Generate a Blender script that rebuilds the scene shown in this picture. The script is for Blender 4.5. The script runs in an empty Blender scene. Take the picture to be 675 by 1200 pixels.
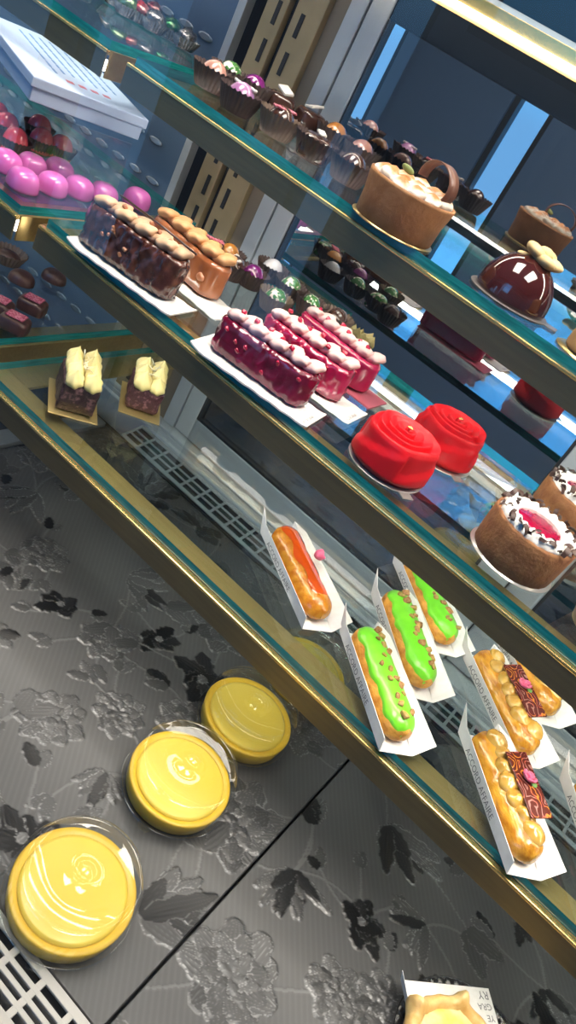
import bpy, bmesh, math, random
import numpy as np
from mathutils import Vector, Matrix, noise as mnoise

random.seed(7)
PI = math.pi
S = bpy.context.scene
C = S.collection

# ------------------------------------------------------------------ camera
FPX, CX, CY, W_PX, H_PX = 892.2814, 337.5, 600.0, 675, 1200
AX = np.array([0.72260405, 0.63185154, -0.28036944])   # world X seen in camera axes (right, down, forward)
AY = np.array([0.52962253, -0.24540417, 0.81195860])
AZ = np.array([0.44423346, -0.73521454, -0.51197286])
CAM = np.array([0.0, 0.0, 0.60])


def ray(px, py):
    d = np.array([px - CX, py - CY, FPX])
    return np.array([d @ AX, d @ AY, d @ AZ])


def at(px, py, z):
    r = ray(px, py)
    p = CAM + r * ((z - CAM[2]) / r[2])
    return Vector((p[0], p[1], z))


cam_data = bpy.data.cameras.new('camera')
cam = bpy.data.objects.new('camera', cam_data)
C.objects.link(cam)
right = Vector((AX[0], AY[0], AZ[0]))
down = Vector((AX[1], AY[1], AZ[1]))
fwd = Vector((AX[2], AY[2], AZ[2]))
M = Matrix.Identity(4)
for i in range(3):
    M[i][0], M[i][1], M[i][2], M[i][3] = right[i], -down[i], -fwd[i], CAM[i]
cam.matrix_world = M
cam_data.sensor_fit = 'VERTICAL'
cam_data.sensor_height = 36.0
cam_data.lens = FPX / H_PX * 36.0
cam_data.clip_start = 0.01
S.camera = cam
S.view_settings.view_transform = 'Standard'
S.view_settings.look = 'None'
S.view_settings.gamma = 1.0
S.view_settings.exposure = 0.0
S.view_settings.use_curve_mapping = False
try:
    S.cycles.use_denoising = True
    S.cycles.max_bounces = 9
    S.cycles.glossy_bounces = 6
    S.cycles.transparent_max_bounces = 32
    S.cycles.transmission_bounces = 6
    S.cycles.diffuse_bounces = 3
    S.cycles.caustics_reflective = False
    S.cycles.caustics_refractive = False
    S.cycles.sample_clamp_indirect = 4.0
except Exception:
    pass

# --------------------------------------------------------------- materials
MATS = {}


def new_mat(name):
    m = bpy.data.materials.new(name)
    m.use_nodes = True
    nt = m.node_tree
    for n in list(nt.nodes):
        if n.type not in ('OUTPUT_MATERIAL', 'BSDF_PRINCIPLED'):
            nt.nodes.remove(n)
    return m, nt, nt.nodes['Principled BSDF'], nt.nodes['Material Output']


def mat(name, col, rough=0.5, col2=None, scale=60, thr=(0.4, 0.6), bump=0.0, bscale=None, metal=0.0,
        coat=0.0, sss=0.0, spec=0.5, aniso=(1, 1, 1), detail=4.0, tex='noise', alpha=1.0):
    if name in MATS:
        return MATS[name]
    m, nt, b, out = new_mat(name)
    b.inputs['Base Color'].default_value = (*col, 1)
    b.inputs['Roughness'].default_value = rough
    b.inputs['Metallic'].default_value = metal
    b.inputs['Coat Weight'].default_value = coat
    b.inputs['Coat Roughness'].default_value = 0.08
    b.inputs['Specular IOR Level'].default_value = spec
    b.inputs['Alpha'].default_value = alpha
    if sss:
        b.inputs['Subsurface Weight'].default_value = sss
        b.inputs['Subsurface Radius'].default_value = (0.006, 0.004, 0.002)
        b.inputs['Subsurface Scale'].default_value = 1.0
    tc = nt.nodes.new('ShaderNodeTexCoord')
    mp = nt.nodes.new('ShaderNodeMapping')
    mp.inputs['Scale'].default_value = aniso
    nt.links.new(tc.outputs['Object'], mp.inputs['Vector'])
    if col2 is not None:
        if tex == 'voronoi':
            n = nt.nodes.new('ShaderNodeTexVoronoi')
            n.inputs['Scale'].default_value = scale
            o = n.outputs['Distance']
        else:
            n = nt.nodes.new('ShaderNodeTexNoise')
            n.inputs['Scale'].default_value = scale
            n.inputs['Detail'].default_value = detail
            o = n.outputs['Fac']
        nt.links.new(mp.outputs['Vector'], n.inputs['Vector'])
        r = nt.nodes.new('ShaderNodeValToRGB')
        r.color_ramp.elements[0].position = thr[0]
        r.color_ramp.elements[0].color = (*col, 1)
        r.color_ramp.elements[1].position = thr[1]
        r.color_ramp.elements[1].color = (*col2, 1)
        nt.links.new(o, r.inputs['Fac'])
        nt.links.new(r.outputs['Color'], b.inputs['Base Color'])
    if bump:
        n2 = nt.nodes.new('ShaderNodeTexNoise')
        n2.inputs['Scale'].default_value = bscale or scale
        n2.inputs['Detail'].default_value = 5
        nt.links.new(mp.outputs['Vector'], n2.inputs['Vector'])
        bp = nt.nodes.new('ShaderNodeBump')
        bp.inputs['Strength'].default_value = bump
        bp.inputs['Distance'].default_value = 0.002
        nt.links.new(n2.outputs['Fac'], bp.inputs['Height'])
        nt.links.new(bp.outputs['Normal'], b.inputs['Normal'])
    MATS[name] = m
    return m


def thin_glass(name, tint, f0=0.045, rough=0.0, gl=(1, 1, 1), power=5.0):
    m, nt, b, out = new_mat(name)
    nt.nodes.remove(b)
    tr = nt.nodes.new('ShaderNodeBsdfTransparent')
    tr.inputs['Color'].default_value = (*tint, 1)
    g = nt.nodes.new('ShaderNodeBsdfGlossy')
    g.inputs['Roughness'].default_value = rough
    g.inputs['Color'].default_value = (*gl, 1)
    lw = nt.nodes.new('ShaderNodeLayerWeight')
    lw.inputs['Blend'].default_value = 0.5
    p = nt.nodes.new('ShaderNodeMath'); p.operation = 'POWER'; p.inputs[1].default_value = power
    ma = nt.nodes.new('ShaderNodeMath'); ma.operation = 'MULTIPLY_ADD'
    ma.inputs[1].default_value = 1 - f0; ma.inputs[2].default_value = f0
    mx = nt.nodes.new('ShaderNodeMixShader')
    nt.links.new(lw.outputs['Facing'], p.inputs[0])
    nt.links.new(p.outputs[0], ma.inputs[0])
    nt.links.new(ma.outputs[0], mx.inputs['Fac'])
    nt.links.new(tr.outputs[0], mx.inputs[1])
    nt.links.new(g.outputs[0], mx.inputs[2])
    nt.links.new(mx.outputs[0], out.inputs['Surface'])
    return m


def emit(name, col, strength):
    m, nt, b, out = new_mat(name)
    b.inputs['Base Color'].default_value = (0.8, 0.8, 0.8, 1)
    b.inputs['Emission Color'].default_value = (*col, 1)
    b.inputs['Emission Strength'].default_value = strength
    return m


GLASS = thin_glass('shelf glass', (0.93, 0.975, 0.97), 0.085)
PANE = thin_glass('front pane glass', (0.97, 0.985, 0.99), 0.035)
DOORGLASS = thin_glass('coated door glass', (0.42, 0.46, 0.5), 0.44)
PLASTIC = thin_glass('clear plastic', (0.96, 0.97, 0.96), 0.05, 0.04)
FILM = thin_glass('clear plastic film', (0.95, 0.95, 0.95), 0.08, 0.1)
EDGE = mat('green glass edge', (0.004, 0.16, 0.17), 0.12, (0.015, 0.30, 0.30), 30, (0.35, 0.65), aniso=(1, 1, 14), coat=0.4)
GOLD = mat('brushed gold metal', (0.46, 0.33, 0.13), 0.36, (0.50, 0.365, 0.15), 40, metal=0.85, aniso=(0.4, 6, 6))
FACE = mat('shaded gold rail face', (0.18, 0.145, 0.085), 0.4, (0.20, 0.16, 0.09), 40, metal=0.8, aniso=(0.4, 6, 6))  # the rail gold, darkened in the colour for its unlit front faces
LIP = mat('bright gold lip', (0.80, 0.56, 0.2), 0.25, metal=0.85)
TAN = mat('tan slotted metal', (0.32, 0.24, 0.13), 0.45, (0.36, 0.27, 0.15), 30, metal=0.2)
BLACK = mat('black slot', (0.008, 0.008, 0.01), 0.6)
ALU = mat('grey white aluminium', (0.42, 0.45, 0.48), 0.4, (0.46, 0.49, 0.52), 8, metal=0.15)
ALU_D = mat('darker grey aluminium', (0.2, 0.215, 0.23), 0.4, metal=0.2)
GRILLE = mat('light grey plastic grille', (0.45, 0.43, 0.4), 0.4)
VENTM = mat('rear vent grey', (0.25, 0.27, 0.29), 0.45)
WHITE = mat('white card', (0.80, 0.78, 0.74), 0.6, (0.84, 0.82, 0.79), 200)
PAPER_INK = mat('grey print', (0.16, 0.16, 0.17), 0.7)
DARKROOM = mat('dark paint', (0.012, 0.013, 0.016), 0.7)
ROOMWALL = mat('shop wall paint', (0.17, 0.29, 0.50), 0.8)
PLINTH = mat('dark counter body', (0.03, 0.03, 0.033), 0.5)

# -------------------------------------------------------------- mesh tools


def mk(name, V, F, m, smooth=True, mats=None, fm=None):
    me = bpy.data.meshes.new(name)
    V = np.asarray(V, dtype=float).reshape(-1, 3)
    me.from_pydata(V.tolist(), [], [tuple(int(i) for i in f) for f in F])
    for x in (mats or [m]):
        me.materials.append(x)
    if fm is not None:
        me.polygons.foreach_set('material_index', list(fm))
    if smooth:
        me.polygons.foreach_set('use_smooth', [True] * len(me.polygons))
    bm = bmesh.new(); bm.from_mesh(me)
    bmesh.ops.remove_doubles(bm, verts=bm.verts, dist=1e-6)
    bmesh.ops.recalc_face_normals(bm, faces=bm.faces)
    bm.to_mesh(me); bm.free()
    me.update()
    return me


def join(parts):
    V, F, o = [], [], 0
    for v, f in parts:
        v = np.asarray(v, float).reshape(-1, 3)
        V.append(v)
        F += [tuple(i + o for i in ff) for ff in f]
        o += len(v)
    return np.vstack(V), F


def xf(vf, loc=(0, 0, 0), rz=0.0, sc=(1, 1, 1), rx=0.0, ry=0.0):
    v = np.asarray(vf[0], float) * np.array(sc)
    R = np.array(Matrix.Rotation(rz, 3, 'Z') @ Matrix.Rotation(ry, 3, 'Y') @ Matrix.Rotation(rx, 3, 'X'))
    return v @ R.T + np.array(loc), vf[1]


def grid_faces(nu, nv, cu=False, cv=False):
    F = []
    for i in range(nu if cu else nu - 1):
        for j in range(nv if cv else nv - 1):
            a, b = i * nv + j, ((i + 1) % nu) * nv + j
            c, d = ((i + 1) % nu) * nv + (j + 1) % nv, i * nv + (j + 1) % nv
            F.append((a, b, c, d))
    return F


def lathe(prof, n=48, rf=None):
    """prof: list of (r, z).  rf(r, z, theta, k) -> (r, z) to disturb it."""
    V = []
    for k, (r, z) in enumerate(prof):
        for j in range(n):
            t = 2 * PI * j / n
            rr, zz = rf(r, z, t, k) if rf else (r, z)
            V.append((rr * math.cos(t), rr * math.sin(t), zz))
    F = grid_faces(len(prof), n, False, True)
    if prof[0][0] > 1e-5:
        F.append(tuple(range(n)))
    if prof[-1][0] > 1e-5:
        o = (len(prof) - 1) * n
        F.append(tuple(range(o, o + n)))
    return V, F


def lathe_open(prof, n=48, rf=None):
    V, F = lathe(prof, n, rf)
    return V, [f for f in F if len(f) == 4]


def box(sx, sy, sz, loc=(0, 0, 0), bev=0.0, seg=2):
    bm = bmesh.new()
    bmesh.ops.create_cube(bm, size=1)
    for v in bm.verts:
        v.co = Vector((v.co.x * sx, v.co.y * sy, v.co.z * sz))
    if bev:
        bmesh.ops.bevel(bm, geom=list(bm.edges), offset=bev, segments=seg, affect='EDGES', profile=0.5)
    bm.verts.index_update()
    V = [(v.co.x + loc[0], v.co.y + loc[1], v.co.z + loc[2]) for v in bm.verts]
    F = [tuple(v.index for v in f.verts) for f in bm.faces]
    bm.free()
    return V, F


def bx(x0, x1, y0, y1, z0, z1, bev=0.0):
    return box(x1 - x0, y1 - y0, z1 - z0, ((x0 + x1) / 2, (y0 + y1) / 2, (z0 + z1) / 2), bev)


def tube(path, r, n=10):
    path = [Vector(p) for p in path]
    V = []
    for i, p in enumerate(path):
        t = (path[min(i + 1, len(path) - 1)] - path[max(i - 1, 0)]).normalized()
        u = t.cross(Vector((0, 0, 1)))
        if u.length < 1e-3:
            u = t.cross(Vector((1, 0, 0)))
        u.normalize(); w = u.cross(t)
        rr = r(i / (len(path) - 1)) if callable(r) else r
        for j in range(n):
            a = 2 * PI * j / n
            V.append(p + u * (rr * math.cos(a)) + w * (rr * math.sin(a)))
    F = grid_faces(len(path), n, False, True)
    F.append(tuple(range(n))); F.append(tuple(range((len(path) - 1) * n, len(path) * n)))
    return [tuple(v) for v in V], F


def plate(poly, th):
    P = [Vector(p) for p in poly]
    nrm = Vector((0, 0, 0))
    for i in range(len(P)):
        nrm += P[i].cross(P[(i + 1) % len(P)])
    nrm.normalize()
    n = len(P)
    V = [tuple(p) for p in P] + [tuple(p + nrm * th) for p in P]
    F = [tuple(range(n)), tuple(range(2 * n - 1, n - 1, -1))]
    for i in range(n):
        F.append((i, (i + 1) % n, n + (i + 1) % n, n + i))
    return V, F


def rumple(vf, amp, sc, seed=0):
    V = np.asarray(vf[0], float)
    c = V.mean(0)
    out = []
    for v in V:
        q = Vector(v) * sc + Vector((seed * 7.3, seed * 3.1, seed * 1.7))
        d = Vector(v - c); d.normalize()
        k = mnoise.noise(q) + 0.5 * mnoise.noise(q * 2.3)
        out.append(Vector(v) + d * (amp * k))
    return np.array([tuple(o) for o in out]), vf[1]


def ellipsoid(rx, ry, rz, n=20, m=14):
    prof = [(math.sin(PI * k / (m - 1)) if 0 < k < m - 1 else 0, -math.cos(PI * k / (m - 1))) for k in range(m)]
    V, F = lathe(prof, n)
    return np.asarray(V) * np.array([rx, ry, rz]), F


# -------------------------------------------------------------- object tools


def link(o):
    C.objects.link(o)
    return o


def thing(name, label, cat, loc=(0, 0, 0), rz=0.0, group=None):
    o = link(bpy.data.objects.new(name, None))
    o.empty_display_size = 0.02
    o.location = loc
    o.rotation_euler = (0, 0, rz)
    o['label'] = label
    o['category'] = cat
    if group:
        o['group'] = group
    return o


def single(name, me, label, cat, loc=(0, 0, 0), rz=0.0, group=None, rot=None):
    o = link(bpy.data.objects.new(name, me))
    o.location = loc
    o.rotation_euler = rot or (0, 0, rz)
    o['label'] = label
    o['category'] = cat
    if group:
        o['group'] = group
    return o


def part(name, me, parent, loc=(0, 0, 0), rot=(0, 0, 0), sc=(1, 1, 1), label=None):
    o = link(bpy.data.objects.new(name, me))
    o.parent = parent
    o.location = loc
    o.rotation_euler = rot
    o.scale = sc
    if label:
        o['label'] = label
    return o


def struct(name, me, parent=None, loc=(0, 0, 0)):
    o = link(bpy.data.objects.new(name, me))
    o.location = loc
    o['kind'] = 'structure'
    if parent:
        o.parent = parent
    return o


CACHE = {}


def cached(key, fn):
    if key not in CACHE:
        CACHE[key] = fn()
    return CACHE[key]


def text_mesh(s, size, m, extrude=0.0, align='LEFT'):
    cu = bpy.data.curves.new('lettering', 'FONT')
    cu.body = s
    cu.size = size
    cu.extrude = extrude
    cu.align_x = align
    o = bpy.data.objects.new('lettering', cu)
    link(o)
    dg = bpy.context.evaluated_depsgraph_get()
    me = bpy.data.meshes.new_from_object(o.evaluated_get(dg))
    bpy.data.objects.remove(o)
    bpy.data.curves.remove(cu)
    me.materials.clear()
    me.materials.append(m)
    return me


# ============================================================== THE SETTING
Z1, Z2, Z3 = 0.168, 0.3225, 0.4805            # tops of the three glass shelves
XL = (-0.546, -0.566, -0.600)             # their left ends
YF = (0.511, 0.558, 0.6395)              # front edges of the glass
YB = 0.815                                # back edges
YD = 0.88                                  # sliding door plane
XR = 0.55

# shop room round the counter -------------------------------------------------
RX0, RX1, RY0, RY1, RZ0, RZ1 = -4.2, 2.6, -2.0, 3.0, -0.85, 2.0


def wall_with_holes(x0, x1, z0, z1, y, th, holes):
    xs = sorted({x0, x1} | {h[0] for h in holes} | {h[1] for h in holes})
    zs = sorted({z0, z1} | {h[2] for h in holes} | {h[3] for h in holes})
    P = []
    for i in range(len(xs) - 1):
        for j in range(len(zs) - 1):
            cx, cz = (xs[i] + xs[i + 1]) / 2, (zs[j] + zs[j + 1]) / 2
            if any(h[0] < cx < h[1] and h[2] < cz < h[3] for h in holes):
                continue
            P.append(bx(xs[i], xs[i + 1], y - th, y, zs[j], zs[j + 1]))
    return join(P)


HOLES = [(-1.40, -1.19, -0.5, 1.75), (-1.10, -0.12, 0.72, 1.80), (-2.50, -2.02, -0.6, 0.8), (-3.4, -2.65, -0.5, 0.25)]
struct('wall_front', mk('wall_front', *wall_with_holes(RX0, RX1, RZ0, RZ1, RY0, 0.1, HOLES), ROOMWALL, False))
struct('wall_back', mk('wall_back', *bx(RX0, RX1, RY1, RY1 + 0.1, RZ0, RZ1), DARKROOM, False))
struct('wall_left', mk('wall_left', *bx(RX0 - 0.1, RX0, RY0, RY1, RZ0, RZ1), ROOMWALL, False))
struct('wall_right', mk('wall_right', *bx(RX1, RX1 + 0.1, RY0, RY1, RZ0, RZ1), ROOMWALL, False))
struct('ceiling', mk('ceiling', *bx(RX0, RX1, RY0, RY1, RZ1, RZ1 + 0.1), ROOMWALL, False))
struct('floor', mk('floor', *bx(RX0, RX1, RY0, RY1, RZ0 - 0.1, RZ0), mat('dark tiles', (0.05, 0.05, 0.055), 0.5), False))
FRM = mat('window frame paint', (0.05, 0.055, 0.06), 0.5)
for i, (x0, x1, z0, z1) in enumerate(HOLES):
    w = 0.03
    fr = join([bx(x0, x0 + w, RY0 - 0.08, RY0 - 0.02, z0, z1), bx(x1 - w, x1, RY0 - 0.08, RY0 - 0.02, z0, z1),
               bx(x0, x1, RY0 - 0.08, RY0 - 0.02, z0, z0 + w), bx(x0, x1, RY0 - 0.08, RY0 - 0.02, z1 - w, z1)])
    struct('window_%d' % (i + 1), mk('window', *fr, FRM, False))

for i_, (x_, y_) in enumerate(((-0.75, 0.30), (0.35, 0.30))):  # unseen ceiling panels, added as warm fill light over the counter
    t_ = thing('added_ceiling_light', 'added long ceiling fill light %s' % ('over the middle of the counter', 'over the right end of the counter', 'behind the counter')[i_], 'lamp', (x_, y_, RZ1 - 0.001))
    part('diffuser', mk('diffuser', *box(0.55, 0.95, 0.012, (0, 0, -0.008), 0.003), cached('ceil', lambda: emit('added ceiling fill glow', (1.0, 0.92, 0.80), 24.0)), False), t_)
    part('frame', mk('frame', *join([bx(-0.3, 0.3, s_ * 0.49 - 0.01, s_ * 0.49 + 0.01, -0.016, 0) for s_ in (-1, 1)] + [bx(s_ * 0.29 - 0.01, s_ * 0.29 + 0.01, -0.48, 0.48, -0.016, 0) for s_ in (-1, 1)]), WHITE, False), t_)
world = bpy.data.worlds.new('world')
S.world = world
world.use_nodes = True
wn = world.node_tree
bg = wn.nodes['Background']
tc = wn.nodes.new('ShaderNodeTexCoord')
sp = wn.nodes.new('ShaderNodeSeparateXYZ')
rp = wn.nodes.new('ShaderNodeValToRGB')
wn.links.new(tc.outputs['Generated'], sp.inputs[0])
wn.links.new(sp.outputs['Z'], rp.inputs[0])
wn.links.new(rp.outputs[0], bg.inputs['Color'])
e = rp.color_ramp.elements
e[0].position = 0.0; e[0].color = (0.09, 0.24, 0.46, 1)
e[1].position = 0.25; e[1].color = (0.065, 0.42, 1.0, 1)
e2 = rp.color_ramp.elements.new(0.10); e2.color = (0.09, 0.36, 0.70, 1)
bg.inputs['Strength'].default_value = 4.0

# ================================================================= THE CASE
plinth = single('counter_base', mk('counter_base', *bx(-1.7, 0.75, 0.15, 0.95, RZ0, -0.032, 0.004), PLINTH, False),
                'dark base cabinet under the floral deck of the pastry display', 'counter')


# ---- embossed floral deck
def floral(x0, x1, y0, y1, step, seed, flowers=()):
    rng = random.Random(seed)
    nx, ny = int((x1 - x0) / step) + 1, int((y1 - y0) / step) + 1
    gx, gy = np.meshgrid(np.linspace(x0, x1, nx), np.linspace(y0, y1, ny), indexing='ij')
    h = np.zeros_like(gx)
    t = np.full_like(gx, 0.5)
    # diagonal woven ground
    t += 0.02 * np.sin((gx * 0.8 + gy * 0.6) * 2 * PI / 0.0052)

    def petal(cx, cy, ang, L, W, tone, stri, lift, off=0.0):
        m = L + W + off
        i0, i1 = max(0, int((cx - m - x0) / step)), min(nx, int((cx + m - x0) / step) + 2)
        j0, j1 = max(0, int((cy - m - y0) / step)), min(ny, int((cy + m - y0) / step) + 2)
        if i0 >= i1 or j0 >= j1:
            return
        X, Y = gx[i0:i1, j0:j1] - cx, gy[i0:i1, j0:j1] - cy
        a = X * math.cos(ang) + Y * math.sin(ang) - off
        b = -X * math.sin(ang) + Y * math.cos(ang)
        u = np.clip(a / L, 0, 1)
        w = W * np.sqrt(np.clip(np.sin(PI * u ** 0.75), 0, 1)) + 1e-6
        wob = 1 + 0.12 * np.sin(u * 23 + seed)
        q = np.abs(b) / (w * wob)
        msk = (q < 1) & (a > 0) & (a < L)
        fan = b / w
        st = np.sin(fan * stri + u * 4.0)
        tt = tone + 0.30 * np.clip(st, 0.5, 1) ** 4 * u * (0.35 if tone < 0.3 else 1.0) - 0.05
        edge = (q > 0.90)
        tt = np.where(edge, tone + 0.26, tt)
        hh = 1.5 * lift * (0.5 + 0.7 * u) * (1 - 0.5 * q ** 2) + 0.00016 * st
        sub_t, sub_h = t[i0:i1, j0:j1], h[i0:i1, j0:j1]
        sub_t[msk] = tt[msk]
        sub_h[msk] = hh[msk]

    def stem(cx, cy, ang, L, bend, tone=0.58):
        n = 40
        x, y, a = cx, cy, ang
        for k in range(n):
            x += math.cos(a) * L / n; y += math.sin(a) * L / n; a += bend / n
            i, j = int((x - x0) / step), int((y - y0) / step)
            if 1 <= i < nx - 1 and 1 <= j < ny - 1:
                h[i:i + 2, j:j + 2] = 0.00025
                t[i:i + 2, j:j + 2] = tone
        return x, y, a

    def flower(cx, cy, R, kind, rot):
        for k in range(rng.randint(2, 4)):
            a = rng.uniform(0, 2 * PI)
            sx, sy, sa = stem(cx, cy, a, R * rng.uniform(1.2, 2.0), rng.uniform(-1.2, 1.2))
            for q in (-0.5, 0.4):
                petal(sx, sy, sa + q + rng.uniform(-.3, .3), R * rng.uniform(0.5, 0.85), R * 0.2,
                      rng.choice((0.12, 0.38, 0.46)), 16, 0.0005)
        if kind == 'peony':
            for ring, (rr, n) in enumerate(((1.0, 9), (0.75, 8), (0.5, 6), (0.3, 5))):
                for k in range(n):
                    a = rot + 2 * PI * (k + 0.5 * (ring % 2)) / n + rng.uniform(-.15, .15)
                    petal(cx, cy, a, R * rr * rng.uniform(.88, 1.08), R * rr * 0.36,
                          rng.choice((0.42, 0.46, 0.50, 0.34)), 22, 0.0007 + 0.0002 * ring)
        elif kind == 'dark':
            for k in range(6):
                a = rot + 0.75 * PI * (k - 2.5) / 3 + rng.uniform(-.3, .3)
                petal(cx, cy, a, R * rng.uniform(.65, 1.1), R * 0.30, rng.choice((0.06, 0.1, 0.14)), 18, 0.0008)
            petal(cx, cy, rot, R * 0.3, R * 0.15, 0.55, 8, 0.001)
        else:
            for k in range(14):
                a = rot + rng.uniform(-1.0, 1.0)
                petal(cx, cy, a, R * rng.uniform(.6, 1.25), R * 0.16, rng.choice((0.38, 0.44, 0.5, 0.16)), 16, 0.0007)

    for f in flowers:
        flower(*f)
    placed = [(f[0], f[1], f[2]) for f in flowers]
    tries = 0
    while len(placed) < (x1 - x0) * (y1 - y0) * 120 and tries < 4000:
        tries += 1
        R = rng.uniform(0.030, 0.062)
        x, y = rng.uniform(x0, x1), rng.uniform(y0, y1)
        if any((x - a) ** 2 + (y - b) ** 2 < (0.9 * (R + r)) ** 2 for a, b, r in placed):
            continue
        placed.append((x, y, R))
        flower(x, y, R, rng.choice(('peony', 'peony', 'peony', 'dark', 'fan', 'fan', 'fan')), rng.uniform(0, 2 * PI))
    return gx, gy, h, t


def deck_material():
    m, nt, b, out = new_mat('black floral embossed vinyl')
    a = nt.nodes.new('ShaderNodeAttribute'); a.attribute_name = 'print'
    r = nt.nodes.new('ShaderNodeValToRGB')
    el = r.color_ramp.elements
    el[0].position = 0.05; el[0].color = (0.006, 0.006, 0.007, 1)
    el[1].position = 0.9; el[1].color = (0.27, 0.27, 0.275, 1)
    k = el.new(0.5); k.color = (0.080, 0.080, 0.082, 1)
    nt.links.new(a.outputs['Fac'], r.inputs['Fac'])
    nt.links.new(r.outputs['Color'], b.inputs['Base Color'])
    q = nt.nodes.new('ShaderNodeMapRange')
    q.inputs['From Min'].default_value = 0.1; q.inputs['From Max'].default_value = 0.6
    q.inputs['To Min'].default_value = 0.28; q.inputs['To Max'].default_value = 0.42
    nt.links.new(a.outputs['Fac'], q.inputs['Value'])
    nt.links.new(q.outputs['Result'], b.inputs['Roughness'])
    b.inputs['Metallic'].default_value = 0.45
    return m


DECK = deck_material()


def deck(x0, x1, y0, y1, step, seed, label, flowers=()):
    gx, gy, h, t = floral(x0, x1, y0, y1, step, seed, flowers)
    nx, ny = gx.shape
    idx = np.arange(nx * ny).reshape(nx, ny)
    quads = np.stack([idx[:-1, :-1], idx[1:, :-1], idx[1:, 1:], idx[:-1, 1:]], -1).reshape(-1, 4)
    V = np.stack([gx, gy, h - 0.0012], -1).reshape(-1, 3)
    # skirt: thickness all round
    rim = list(idx[:, 0]) + list(idx[-1, 1:]) + list(idx[-2::-1, -1]) + list(idx[0, -2:0:-1])
    base = len(V)
    low = V[rim].copy(); low[:, 2] = -0.02
    V = np.vstack([V, low])
    n = len(rim)
    side = np.array([(rim[i], base + i, base + (i + 1) % n, rim[(i + 1) % n]) for i in range(n)])
    faces = np.vstack([quads, side])
    me = bpy.data.meshes.new('floral_deck')
    me.vertices.add(len(V)); me.vertices.foreach_set('co', V.ravel())
    me.loops.add(faces.size); me.loops.foreach_set('vertex_index', faces.ravel().astype(np.int32))
    me.polygons.add(len(faces))
    me.polygons.foreach_set('loop_start', np.arange(0, faces.size, 4, dtype=np.int32))
    me.polygons.foreach_set('use_smooth', np.ones(len(faces), dtype=bool))
    me.update(calc_edges=True)
    at_ = me.attributes.new('print', 'FLOAT', 'POINT')
    at_.data.foreach_set('value', np.concatenate([t.ravel(), np.full(n, 0.3)]).astype(np.float32))
    me.materials.append(DECK)
    return single('floral_deck', me, label, 'deck')


def fl(px, py, R, kind, rot):
    p = at(px, py, 0)
    return (p.x, p.y, R, kind, rot)


DY0, DY1 = 0.2745, 0.800
deck(-0.588, -0.0158, DY0, DY1, 0.0012, 3, 'wide black deck panel embossed with flowers, the one the lidded tubs stand on',
     [fl(60, 840, 0.034, 'peony', .4), fl(140, 835, 0.030, 'peony', 1.2), fl(185, 745, 0.03, 'dark', -.4), fl(70, 710, 0.028, 'dark', 2.2),
      fl(125, 905, 0.03, 'fan', -1.2), fl(330, 1060, 0.026, 'peony', .3), fl(20, 690, .03, 'fan', 2.5), fl(125, 750, .03, 'peony', 0)])
deck(-0.0132, 0.55, DY0, DY1, 0.0012, 5, 'black floral deck panel right of the narrow dark seam',
     [fl(345, 1020, 0.042, 'fan', -1.0), fl(420, 1080, 0.030, 'dark', .9), fl(500, 1085, 0.036, 'fan', -2.2), fl(395, 1165, .03, 'peony', .2),
      fl(640, 1160, .04, 'fan', -.8), fl(450, 1180, .03, 'peony', 1)])
single('deck_divider', mk('deck_divider', *bx(-0.617, -0.590, DY0, 0.80, -0.02, 0.004, 0.001), ALU_D, False),
       'narrow grey metal strip at the left edge of the floral deck', 'strip')
single('floral_deck', mk('floral_deck', *bx(-1.65, -0.619, DY0, 0.80, -0.02, -0.001, 0.001), mat('plain black vinyl', (0.02, 0.021, 0.024), 0.35), False),
       'plain dark deck panel of the neighbouring bay beyond the grey strip', 'deck')


# ---- slotted grilles
def slotted(x0, x1, y0, y1, th, rows, slot_l, gap, row_gap, m, bar=0.0022):
    """a sheet with rows of rounded slots along X, built as the bars between them"""
    P = []
    pitch = (y1 - y0 - 2 * row_gap) / rows
    for r in range(rows + 1):
        yy = y0 + row_gap + pitch * r
        w = row_gap if r in (0, rows) else bar
        yc = (y0 + row_gap / 2) if r == 0 else (y1 - row_gap / 2) if r == rows else yy
        P.append(bx(x0, x1, yc - w / 2, yc + w / 2, -th, 0, 0.0006))
    nx = int((x1 - x0) / (slot_l + gap))
    for k in range(nx + 1):
        xx = x0 + k * (slot_l + gap)
        P.append(bx(xx, min(xx + gap, x1), y0, y1, -th, -0.0001, 0.0004))
    return join(P)


gr = thing('front_air_grille', 'light grey slotted air grille along the front of the deck, by the nearest lidded tub', 'grille', (0, 0, 0))
part('slotted_cover', mk('slotted_cover', *slotted(-0.60, 0.40, 0.228, 0.2725, 0.003, 4, 0.024, 0.0055, 0.007, GRILLE, 0.004), GRILLE, False), gr, (0, 0, 0.001))
part('duct', mk('duct', *bx(-0.60, 0.40, 0.228, 0.2725, -0.025, -0.012), BLACK, False), gr)
part('front_lip', mk('front_lip', *bx(-0.60, 0.40, 0.175, 0.2268, -0.025, 0.004, 0.002), GRILLE, False), gr)

rv = thing('rear_air_vent', 'grey slotted air vent behind the eclairs, along the foot of the sliding doors', 'grille', (0, 0.8015, 0.006))
rv.rotation_euler = (math.radians(12), 0, 0)
part('slotted_cover', mk('slotted_cover', *slotted(-0.56, 0.55, 0.0, 0.044, 0.002, 3, 0.026, 0.004, 0.006, VENTM, 0.003), VENTM, False), rv)
part('duct', mk('duct', *bx(-0.56, 0.55, 0.0, 0.044, -0.014, -0.006), BLACK, False), rv)

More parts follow.
